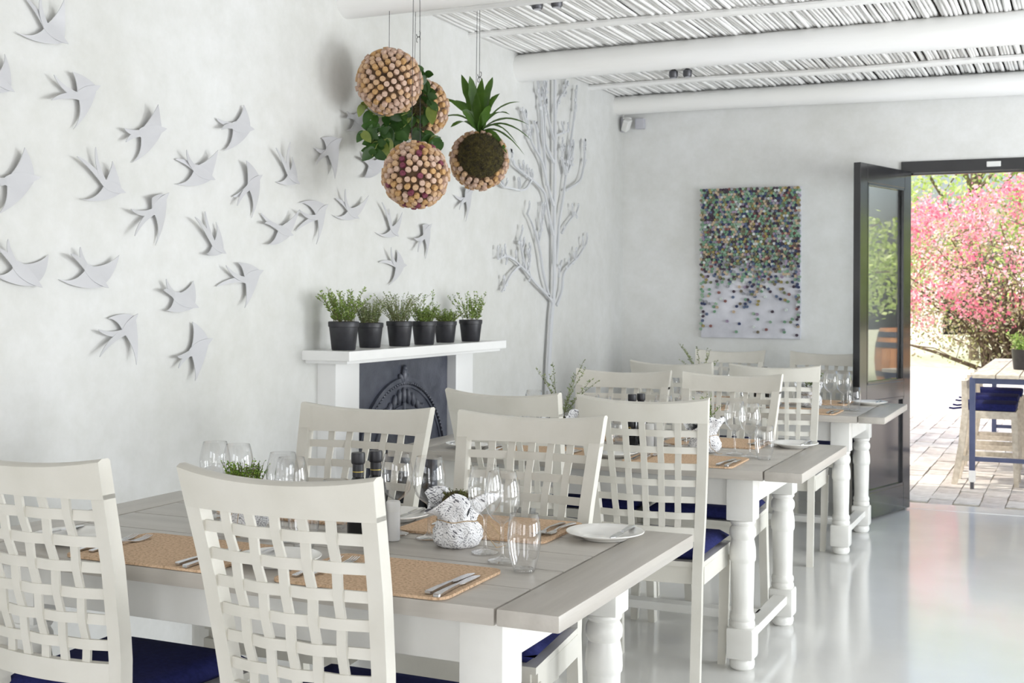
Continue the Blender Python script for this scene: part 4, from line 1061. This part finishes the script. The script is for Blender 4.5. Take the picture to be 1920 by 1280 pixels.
# ball with the bird's nest fern
c4 = Vector((-2.655, 5.45, 2.03))
tow4 = (CAMV - c4).normalized(); md4 = (tow4 + rgt * 0.12 + upv * 0.32).normalized()
cb4 = cork_ball(c4, 0.146, 250, 'cork ball with mossy face and strap-leaved fern growing on top', skip=lambda d: d.dot(md4) > 0.52, seed=4)
moss_part(cb4, md4 * 0.052, 0.112, md4)
hang(cb4, [(0, 0, 0.14), (-0.03, 0.02, 0.14)], ZC - 0.002, c4.z + 0.40)
FE = [(0.21, 0.10, 1.3), (0.17, 0.17, 1.1), (0.19, -0.03, 1.5), (0.12, -0.03, 1.2), (0.16, 0.03, 1.6), (0.06, 0.25, 0.3), (0.02, 0.22, 0.2), (-0.065, 0.25, 0.35), (-0.03, 0.23, 0.2), (-0.135, 0.17, 0.9),
      (-0.11, 0.07, 0.9), (-0.16, 0.10, 1.2), (0.09, 0.19, 0.6), (-0.09, 0.16, 0.5), (0.0, 0.16, 0.2), (0.22, 0.05, 1.6), (-0.06, 0.10, 0.4), (0.05, 0.12, 0.4), (0.13, 0.12, 1.0)]
for i, (dx, dz, cv) in enumerate(FE):
    base = Vector((0, 0, 0.135)) + tow4 * 0.03; dep = rt.uniform(-0.10, 0.10)
    pth = []; wd = []
    for k in range(10):
        q = k / 9
        pth.append(base + rgt * (dx * 1.2 - 0.01) * q ** 1.1 + fwd * dep * q + upv * ((dz * 1.2 + 0.11 * cv) * q - 0.11 * cv * q * q * 1.5))
        wd.append((0.005 + 0.021 * math.sin(PI * min(1, q * 0.95 + 0.04)) ** 0.8) * (0.55 if abs(dx) > 0.10 else 1.0))
    wd = [x * (1 + 0.13 * math.sin(k * 2.1 + i)) for k, x in enumerate(wd)]; wd[-1] = 0.001
    leaf_blade('fern_leaf', pth, wd, (rgt * 0.75 + fwd * rt.uniform(-0.8, 0.8) if abs(dx) < 0.14 else fwd + upv * 0.5).normalized(), M['fern'], cb4, 0.3)
# ball with the trailing vine
c2 = Vector((-2.825, 5.143, 2.25))
tow2 = (CAMV - c2).normalized(); md2 = (tow2 * 0.9 - rgt * 0.35 - upv * 0.05).normalized()
cb2 = cork_ball(c2, 0.146, 250, 'cork ball with mossy face and trailing heart-leaved vine, behind the highest ball', skip=lambda d: d.dot(md2) > 0.60, seed=6)
moss_part(cb2, md2 * 0.050, 0.110, md2)
hang(cb2, [(-0.02, 0, 0.14)], ZC - 0.005, c2.z + 0.33)
def heart(parent, p, d, up, l, m):
    pth = []; wd = []
    for k in range(9):
        q = k / 8; pth.append(p + d * l * q - upv * 0.25 * l * q * q); wd.append(l * 0.40 * math.sin(PI * (q * 0.86 + 0.14)) ** 0.75 * (1 - 0.15 * q))
    wd[-1] = 0.0006
    leaf_blade('vine_leaf', pth, wd, up, m, parent, 0.15)
rv = random.Random(21)
VINES = [[(-0.08, -0.06), (-0.16, -0.08), (-0.22, -0.10), (-0.26, -0.11)], [(-0.06, -0.08), (-0.13, -0.13), (-0.18, -0.16), (-0.20, -0.21)],
         [(-0.05, -0.09), (-0.10, -0.15), (-0.13, -0.18), (-0.18, -0.19)], [(-0.10, -0.03), (-0.18, -0.04), (-0.25, 0.02)], [(0.0, -0.10), (0.06, -0.13), (0.10, -0.13), (0.11, -0.17)],
         [(0.0, 0.10), (0.04, 0.14), (0.02, 0.17)], [(0.03, 0.08), (0.06, 0.02), (0.04, -0.06)], [(-0.09, -0.04), (-0.15, -0.09), (-0.20, -0.14), (-0.20, -0.19)]]
for vi, pts in enumerate(VINES):
    dep = rv.uniform(0.10, 0.17)
    P3 = [tow2 * 0.12] + [rgt * x + upv * z + tow2 * (dep + abs(x) * 1.1 + rv.uniform(-0.02, 0.02)) for x, z in pts]
    B().tube(P3, 0.0025, 5).obj('vine_stem', M['vine_pale'] if vi % 2 else M['vine'], cb2)
    for k in range(len(P3) - 1):
        for q in (0.15, 0.4, 0.65, 0.9):
            if rv.random() < 0.12: continue
            p = P3[k].lerp(P3[k + 1], q); an = rv.uniform(0, 2 * PI)
            d = (rgt * math.cos(an) + upv * (math.sin(an) * 0.8 - 0.35) + tow2 * rv.uniform(-0.1, 0.5)).normalized()
            sd = d.cross(tow2 + upv * rv.uniform(-0.5, 0.5)).normalized()
            heart(cb2, p, d, sd, rv.uniform(0.045, 0.072), M['vine_pale'] if rv.random() < 0.15 else M['vine'])

# ================================================================== ARTWORK OF PAINTED CORKS ON THE BACK WALL
AX0, AX1, AZ0, AZ1 = -2.408, -1.706, 1.092, 2.126
art = thing('cork_artwork', 'tall panel of painted cork ends thinning out downwards on pale board', 'artwork', ((AX0 + AX1) / 2, YB - 0.001, AZ0))
aw, ah = AX1 - AX0, AZ1 - AZ0
B().box((0, -0.012, ah / 2), (aw - 0.012, 0.024, ah), bev=0.002).obj('board', M['canvas'], art)
PAL = [(0.17, 0.36, 0.22)] * 6 + [(0.28, 0.44, 0.30)] * 5 + [(0.58, 0.43, 0.27)] * 4 + [(0.38, 0.30, 0.07)] * 2 + [(0.035, 0.055, 0.15)] * 3 + [(0.10, 0.15, 0.27)] * 2 + [(0.07, 0.045, 0.075)] * 4 + [(0.36, 0.27, 0.40)] * 2 + [(0.18, 0.22, 0.10)] * 3 + [(0.28, 0.10, 0.09)] + [(0.62, 0.68, 0.66)] * 2 + [(0.33, 0.34, 0.38)] * 3 + [(0.20, 0.16, 0.10)] * 3
PAL = [tuple(0.78 * v + 0.22 * sum(c) / 3 for v in c) for c in PAL]
ra = random.Random(3); caps = []
cell = {}
def ok(x, z, d):
    for i in range(-1, 2):
        for j in range(-1, 2):
            for (u, v) in cell.get((int(x / 0.03) + i, int(z / 0.03) + j), ()):
                if (u - x) ** 2 + (v - z) ** 2 < d * d: return False
    return True
pitch = 0.0196; row = 0
z = ah - 0.012
while z > 0.012:
    q = z / ah
    x = -aw / 2 + 0.011 + (pitch / 2 if row % 2 else 0)
    while x < aw / 2 - 0.009:
        edge = abs(x) > aw / 2 - 0.026
        fade = q + 0.05 * math.sin(x * 14 + 1) + 0.03 * math.sin(x * 31)
        keep = 1.0 if fade > 0.52 else 0.86 if fade > 0.46 else 0.66 if fade > 0.40 else 0.42 if fade > 0.34 else 0.22 if fade > 0.28 else 0.13 if fade > 0.14 else 0.05
        if edge: keep = max(keep, 0.72)
        if ra.random() < keep:
            jx = 0.0 if q > 0.6 else 0.005
            caps.append((x + ra.uniform(-0.0018, 0.0018) + ra.uniform(-jx, jx), z + ra.uniform(-0.0022, 0.0022) + ra.uniform(-jx, jx)))
        x += pitch
    z -= pitch * 0.875; row += 1
caps.sort(key=lambda c: c[1])
def cap_geo(bm, x, z, h, r=0.0102, n=8):
    vs = []
    for yy, rr_ in ((-0.024, r), (-0.024 - h, r), (-0.024 - h, r * 0.55), (-0.024 - h + 0.0015, r * 0.4)):
        vs.append([bm.verts.new((x + rr_ * math.cos(2 * PI * k / n), yy, z + rr_ * math.sin(2 * PI * k / n))) for k in range(n)])
    for i in range(3):
        for k in range(n): bm.faces.new((vs[i][k], vs[i + 1][k], vs[i + 1][(k + 1) % n], vs[i][(k + 1) % n]))
    bm.faces.new(vs[3][::-1]); return [v for r_ in vs for v in r_]
def paint(me, cols):
    ca_ = me.color_attributes.new('tone', 'FLOAT_COLOR', 'POINT')
    for i, c in enumerate(cols): ca_.data[i].color = (*c, 1)
single = {}
for i, (x, z) in enumerate(caps[:280]):
    c = PAL[ra.randrange(len(PAL))]
    if c not in single:
        b = B(); cap_geo(b.bm, 0, 0, 0.014); me = b.mesh('cork_end'); paint(me, [c] * len(me.vertices)); me.materials.append(M['caps']); single[c] = me
    o = new_obj('cork_end', single[c], None, art); o.location = (x, 0, z)
b = B(); cols = []
for (x, z) in caps[280:]:
    c = PAL[ra.randrange(len(PAL))]; n_ = len(cap_geo(b.bm, x, z, ra.uniform(0.022, 0.034))); cols += [c] * n_
me = b.mesh('cork_ends'); paint(me, cols); o = new_obj('cork_ends', me, M['caps'], art); o['kind'] = 'stuff'

# ================================================================== POTTED HERBS ON THE MANTEL SHELF
HERB = [(-2.852, 4.545, 1.06, 'spreading rosemary in a black pot, shelf end nearest the swallows', [(40, 0.16, 0.085, GREEN, 0.008, 0.020, 26)]),
        (-2.884, 4.815, 0.97, 'feathery grey herb in a black pot, second along from the swallow end', [(60, 0.13, 0.054, GREY, 0.008, 0.013, 22)]),
        (-2.860, 5.040, 1.0, 'airy twiggy thyme in a black pot, third along from the swallow end', [(54, 0.16, 0.11, GREY, 0.008, 0.012, 22)]),
        (-2.845, 5.250, 0.97, 'upright rosemary with one tall sprig in a black pot, mid shelf', [(30, 0.11, 0.08, GREEN, 0.008, 0.020, 24), (2, 0.20, 0.01, GREEN, 0.008, 0.020, 44)]),
        (-2.885, 5.545, 0.93, 'low bushy green herb in a black pot, second from the tree end', [(70, 0.085, 0.08, GREEN, 0.007, 0.015, 16)]),
        (-2.845, 5.750, 0.97, 'open branching thyme in a black pot, shelf end nearest the metal tree', [(22, 0.18, 0.088, GREEN, 0.010, 0.020, 26)])]
for x, y, sc, lab, sp in HERB:
    t = thing('potted_herb', lab, 'potted plant', (x, y, 1.139), R.uniform(0, 6), 'potted herbs on the mantel shelf'); t.scale = (sc * 0.94,) * 3
    auto_smooth(B().lathe([(0.001, 0), (0.048, 0), (0.051, 0.003), (0.062, 0.098), (0.0655, 0.1), (0.0665, 0.118), (0.065, 0.122), (0.061, 0.122), (0.059, 0.105)], n=32).obj('pot', M['pot'], t))
    B().lathe([(0.06, 0.108), (0.03, 0.112), (0.001, 0.113)], n=24).obj('soil', M['soil'], t)
    for (n_, h, spd, cl, lw, ll, per) in sp: sprigs(t, n_, h, spd, cl, lw, ll, per, 0.045, 0.11, 1.25)
# ================================================================== THE GARDEN
G = -0.012
o = B().box((2, 30, G - 0.08), (60, 43, 0.1)).obj('lawn', M['lawn']); struct(o, 'sunny garden ground beyond the terrace', 'ground')
ter = B().box((2.2, 12.45, G - 0.026), (9.6, 7.42, 0.04)).obj('terrace', M['joint']); struct(ter, 'sun-dappled paved terrace outside the garden door', 'paving')
brick_me = []
for v in range(4):
    rr = random.Random(v); b = B(); b.box((0, 0, 0), (0.158 + rr.uniform(-.006, .004), 0.272 + rr.uniform(-.012, .008), 0.04), Matrix.Rotation(rr.uniform(-0.02, 0.02), 3, 'Z'))
    me = b.mesh('brick'); me.materials.append(M['paver' if v % 2 else 'paver2']); brick_me.append(me)
rest = []; spots = []
for i in range(58):
    for j in range(26):
        x = -2.5 + i * 0.165; y = 8.76 + 0.14 + j * 0.282 + (0.141 if i % 2 else 0)
        if y > 16.0: continue
        vis = -1.35 + (y - 8.7) * -0.10 - 0.25 < x < 0.15
        (spots if vis else rest).append((x, y))
spots.sort(key=lambda p: p[1]); rest += spots[295:]
for x, y in spots[:295]:
    o = new_obj('brick', brick_me[R.randrange(4)], None, ter); o.location = (x, y, G - 0.016 + R.uniform(-0.004, 0.003))
b = B()
for x, y in rest: b.box((x, y, G - 0.016), (0.158, 0.272, 0.04))
o = b.obj('bricks', M['paver'], ter); o['kind'] = 'stuff'
o = B().box((-0.05, 8.78, G - 0.02), (9, 0.09, 0.04)).obj('trim_3', M['render']); struct(o, 'pale concrete edging strip outside the doorway', 'edging')

# curved low white wall round the bougainvillea bed
def cwall(pts, h, th):
    b = B(); n = len(pts); P = [Vector((x, y, 0)) for x, y in pts]; rings = []
    for k, p in enumerate(P):
        d = (P[min(k + 1, n - 1)] - P[max(k - 1, 0)]).normalized(); nn = Vector((-d.y, d.x, 0))
        rings.append([b.bm.verts.new(p + nn * s * th / 2 + Vector((0, 0, z))) for s, z in ((-1, G - 0.03), (1, G - 0.03), (1, h - 0.02), (0.9, h), (-0.9, h), (-1, h - 0.02))])
    for i in range(n - 1):
        for k in range(6): b.bm.faces.new((rings[i][k], rings[i][(k + 1) % 6], rings[i + 1][(k + 1) % 6], rings[i + 1][k]))
    b.bm.faces.new(rings[0][::-1]); b.bm.faces.new(rings[-1]); return b
cx0, cy0, cr = 0.7, 19.4, 4.0
pts = [(cx0 + cr * math.cos(a), cy0 + cr * math.sin(a)) for a in [PI + 0.15 + k * (PI - 0.3) / 30 for k in range(31)]]
o = auto_smooth(cwall(pts, 0.50, 0.34).obj('garden_wall', M['render']), 40); tag(o, 'low curved white rendered wall in front of the flowering bush', 'wall')
o = B().box((-8, 37, 1.2), (9, 0.3, 2.5)).obj('boundary_wall', M['render']); tag(o, 'pale far boundary wall behind the garden trees', 'wall')

# bougainvillea
bx, by = -0.78, 18.0
bush = thing('bougainvillea', 'big pink flowering bougainvillea bush behind the curved white wall', 'bush', (bx, by, G))
b = B(); rb = random.Random(4); tips = []
for k in range(46):
    a = rb.uniform(0, 2 * PI); el = rb.uniform(0.1, 1.0)
    tip = Vector((math.cos(a) * 1.75 * el, math.sin(a) * 1.1 * el, rb.uniform(1.2, 2.7) - 0.6 * el))
    mid = tip * 0.5 + Vector((rb.uniform(-.25, .25), rb.uniform(-.2, .2), 0.25)); base = Vector((rb.uniform(-.35, .35), rb.uniform(-.25, .25), 0))
    q = [base, base.lerp(mid, .5) + Vector((0, 0, .1)), mid, mid.lerp(tip, .6), tip]
    b.tube(q, [0.05, 0.035, 0.022, 0.014, 0.007], n=5); tips += [mid, mid.lerp(tip, .6), tip]
for k in range(130):
    p = tips[rb.randrange(len(tips))]; q = p + Vector((rb.uniform(-.7, .7), rb.uniform(-.5, .5), rb.uniform(-.5, .45)))
    b.tube([p, p.lerp(q, .5) + Vector((0, 0, .06)), q], [0.012, 0.008, 0.004], n=4); tips.append(q)
b.obj('branches', M['bark'], bush)['kind'] = 'stuff'
def crown_points(n, c, r, shell=0.55):
    D = NR.normal(size=(n, 3)); D /= np.linalg.norm(D, axis=1)[:, None]
    s = NR.uniform(shell, 1.0, size=(n, 1)) ** 0.6
    lump = 1 + 0.16 * np.sin(D[:, :1] * 5 + 1) * np.cos(D[:, 2:] * 6) + 0.1 * np.sin(D[:, 1:2] * 11)
    return D * s * lump * np.array(r) + np.array(c)
P = crown_points(9000, (0, 0, 1.55), (2.0, 1.25, 1.15), 0.35); P = P[P[:, 2] > 0.35]
A_, B_ = rand_leaves(P, 0.055, 0.034)
o = quads_mesh('leaves', P, A_, B_, tones([(0.40, 0.44, 0.18), (0.34, 0.32, 0.16), (0.58, 0.60, 0.32), (0.50, 0.42, 0.32), (0.66, 0.64, 0.50)], len(P), 0.25), M['leaf'], bush); o['kind'] = 'stuff'
C = crown_points(330, (0, 0, 1.68), (2.05, 1.32, 1.12), 0.85); C = C[(C[:, 2] > 0.95 + 0.35 * NR.rand(len(C)))]
per = 52; P = np.repeat(C, per, axis=0) + NR.normal(size=(len(C) * per, 3)) * np.array([0.12, 0.12, 0.085])
A_, B_ = rand_leaves(P, 0.05, 0.042)
pink = tones([(0.86, 0.34, 0.44), (0.90, 0.48, 0.55), (0.92, 0.62, 0.66), (0.80, 0.22, 0.34)], len(C), 0.12)
mag = tones([(0.62, 0.06, 0.32), (0.78, 0.12, 0.42)], len(C), 0.1)
sel = (C[:, 0] > 0.45)[:, None] & (NR.rand(len(C), 1) < 0.75); pk = np.where(sel, mag, pink)
tn_ = np.clip(np.repeat(pk, per, axis=0) * NR.uniform(0.8, 1.2, size=(len(P), 1)), 0, 1)
o = quads_mesh('flowers', P, A_, B_, tn_, M['petal'], bush); o['kind'] = 'stuff'

# trees and hedges beyond
def garden_tree(x, y, h, r, n, cols, label, seed, trunk=0.12, low=0.9, leaf=0.10):
    t = thing('garden_tree', label, 'tree', (x, y, G - 0.03), 0, 'trees beyond the terrace')
    rr = random.Random(seed); b = B()
    b.tube([(0, 0, 0), (0.05, 0, h * 0.3), (-0.05, 0.05, h * 0.6)], [trunk, trunk * 0.8, trunk * 0.5], n=8)
    auto_smooth(b.obj('trunk', M['bark'], t))
    for k in range(12):
        a = rr.uniform(0, 2 * PI); e = Vector((math.cos(a) * r * 0.8, math.sin(a) * r * 0.8, h * rr.uniform(0.5, 0.95)))
        s = Vector((0, 0, h * rr.uniform(0.3, 0.6)))
        B().tube([s, s.lerp(e, 0.5) + Vector((0, 0, 0.2)), e], [trunk * 0.4, trunk * 0.25, trunk * 0.08], n=5).obj('limb', M['bark'], t)
    P = crown_points(n, (0, 0, low + (h - low) / 2), (r, r, (h - low) / 2), 0.3)
    A_, B_ = rand_leaves(P, leaf, leaf * 0.55)
    o = quads_mesh('crown', P, A_, B_, tones(cols, len(P), 0.25), M['leaf'], t); o['kind'] = 'stuff'
LIME = [(0.46, 0.60, 0.14), (0.54, 0.66, 0.22), (0.38, 0.52, 0.12), (0.62, 0.70, 0.36)]
MIDG = [(0.30, 0.44, 0.10), (0.40, 0.54, 0.16), (0.22, 0.36, 0.08), (0.48, 0.58, 0.24)]
garden_tree(-4.4, 23.2, 5.5, 2.2, 9000, LIME, 'pale lime tree beside the flowering bush, towards the boundary wall', 1)
garden_tree(0.7, 22.7, 6.0, 2.2, 11000, MIDG, 'mid green tree rising straight behind the flowering bush', 2)
garden_tree(-2.2, 30.5, 8.0, 3.6, 9000, LIME, 'tall pale tree far behind the other trees', 3, leaf=0.14)
garden_tree(4.9, 20.6, 3.4, 1.8, 8000, LIME, 'broad green tree on the open-terrace side of the bush', 4)
garden_tree(8.6, 17.4, 3.0, 2.0, 8000, LIME, 'leafy tree mirrored in the door glass, far terrace corner', 5)
garden_tree(8.2, 25.6, 3.6, 2.7, 8000, MIDG, 'tall green tree at the far end of the garden', 6, leaf=0.14)
garden_tree(-10.2, 27.5, 6.5, 3.0, 7000, MIDG, 'green tree standing before the far boundary wall', 7, leaf=0.14)
garden_tree(-2.5, 11.6, 5.0, 2.5, 3400, MIDG, 'shade tree spreading over the terrace beside the house', 8, low=3.0, leaf=0.16)

# bar table, stools, pot, barrel
tt = thing('terrace_table', 'slatted pale wood table on a blue-grey steel frame outside', 'table', (-0.70, 9.60, G))
TWX, TLY, HT = 0.80, 2.55, 0.81
for k in range(5):
    B().box((0.08 + k * 0.160, TLY / 2 - 0.03, HT + 0.016), (0.152, TLY + 0.10, 0.028), bev=0.003).obj('plank', M['pale_wood'], tt)
for xx in (0.0, TWX):
    for yy in (0.0, TLY):
        l = B().box((xx, yy, HT / 2 + 0.03), (0.040, 0.040, HT - 0.06), bev=0.003).obj('leg', M['blue_steel'], tt)
        B().box((xx, yy, 0.10), (0.046, 0.046, 0.085), bev=0.004).obj('sleeve', M['white_plastic'], l)
        B().box((xx, yy, 0.03), (0.026, 0.026, 0.06), bev=0.004).obj('foot', M['dark_metal'], l)
for yy in (0.0, TLY):
    B().box((TWX / 2, yy, HT - 0.02), (TWX, 0.036, 0.04)).obj('top_rail', M['blue_steel'], tt); B().box((TWX / 2, yy, 0.225), (TWX, 0.03, 0.03)).obj('foot_rail', M['blue_steel'], tt)
for xx in (0.0, TWX): B().box((xx, TLY / 2, HT - 0.02), (0.036, TLY, 0.04)).obj('side_rail', M['blue_steel'], tt)
def stool(x, y, label):
    t = thing('terrace_stool', label, 'stool', (x, y, G), 0, 'wooden stools under the terrace table')
    for s in (-1, 1):
        B().sweep([(-0.24, s * 0.17, 0), (-0.19, s * 0.17, 0.3), (-0.165, s * 0.17, 0.55), (-0.175, s * 0.17, 0.775)], (1, 0, 0), (0, 1, 0), [0.042, 0.045, 0.048, 0.036], 0.034).obj('leg', M['pale_wood'], t)
        B().sweep([(0.19, s * 0.16, 0), (0.17, s * 0.165, 0.55)], (1, 0, 0), (0, 1, 0), [0.034, 0.042], 0.034).obj('leg', M['pale_wood'], t)
        B().box((-0.01, s * 0.17, 0.20), (0.36, 0.02, 0.035)).obj('stretcher', M['pale_wood'], t)
        B().box((0.0, s * 0.17, 0.525), (0.36, 0.022, 0.05)).obj('seat_rail', M['pale_wood'], t)
    B().box((-0.17, 0, 0.74), (0.022, 0.34, 0.06), bev=0.004).obj('back_rail', M['pale_wood'], t)
    B().box((0.0, 0, 0.548), (0.37, 0.36, 0.016), bev=0.003).obj('seat', M['pale_wood'], t)
    auto_smooth(B().box((0.0, 0, 0.585), (0.37, 0.37, 0.055), bev=0.02).obj('cushion', M['navy'], t))
    for s in (-1, 1): B().tube([(-0.18, s * 0.15, 0.575), (-0.25, s * 0.15, 0.565), (-0.28, s * 0.16, 0.57)], 0.008, 5).obj('tie', M['navy'], t)
stool(-0.60, 9.98, 'pale wood stool with navy cushion, end of the row next to the door')
stool(-0.62, 10.75, 'pale wood stool with navy cushion, middle of the terrace row')
stool(-0.62, 11.5, 'pale wood stool with navy cushion, end of the row towards the bush')
t = thing('table_planter', 'dark round planter standing on the terrace table', 'plant pot', (-0.37, 10.35, G + HT + 0.03))
auto_smooth(B().lathe([(0.001, 0), (0.085, 0), (0.09, 0.004), (0.105, 0.15), (0.108, 0.155), (0.1, 0.155), (0.098, 0.13), (0.001, 0.13)], n=28).obj('pot', M['pot'], t))
sprigs(t, 30, 0.16, 0.10, MIDG, 0.02, 0.03, 14, 0.08, 0.13)
t = thing('wine_barrel', 'oak wine barrel with dark iron hoops on a white plinth, terrace side', 'barrel', (3.35, 13.7, 0.0))
b = B(); 
def br(z): return 0.30 + 0.06 * math.sin(PI * z / 0.72)
nst = 18
for k in range(nst):
    a0, a1 = 2 * PI * k / nst + 0.006, 2 * PI * (k + 1) / nst - 0.006; b = B(); rw = []
    for q in range(7):
        z = 0.72 * q / 6
        rw.append([b.bm.verts.new((r_ * math.cos(a), r_ * math.sin(a), 0.30 + z)) for a, r_ in ((a0, br(z)), (a1, br(z)), (a1, br(z) - 0.025), (a0, br(z) - 0.025))])
    for q in range(6):
        for m_ in range(4): b.bm.faces.new((rw[q][m_], rw[q][(m_ + 1) % 4], rw[q + 1][(m_ + 1) % 4], rw[q + 1][m_]))
    b.bm.faces.new(rw[0][::-1]); b.bm.faces.new(rw[-1]); b.obj('stave', M['barrel'], t)
for z in (0.03, 0.16, 0.50, 0.62):
    b = B(); b.lathe([(br(z) + 0.004, 0.30 + z), (br(z + 0.06) + 0.004, 0.36 + z)], n=40); b.obj('hoop', M['dark_metal'], t, smooth=True)
B().lathe([(0.30, 0.98), (0.001, 0.98)], n=30).obj('lid', M['barrel'], t)
o = B().box((3.35, 13.7, 0.135), (1.6, 0.9, 0.33), bev=0.02).obj('barrel_plinth', M['render']); tag(o, 'low white rendered plinth under the wine barrel', 'plinth')
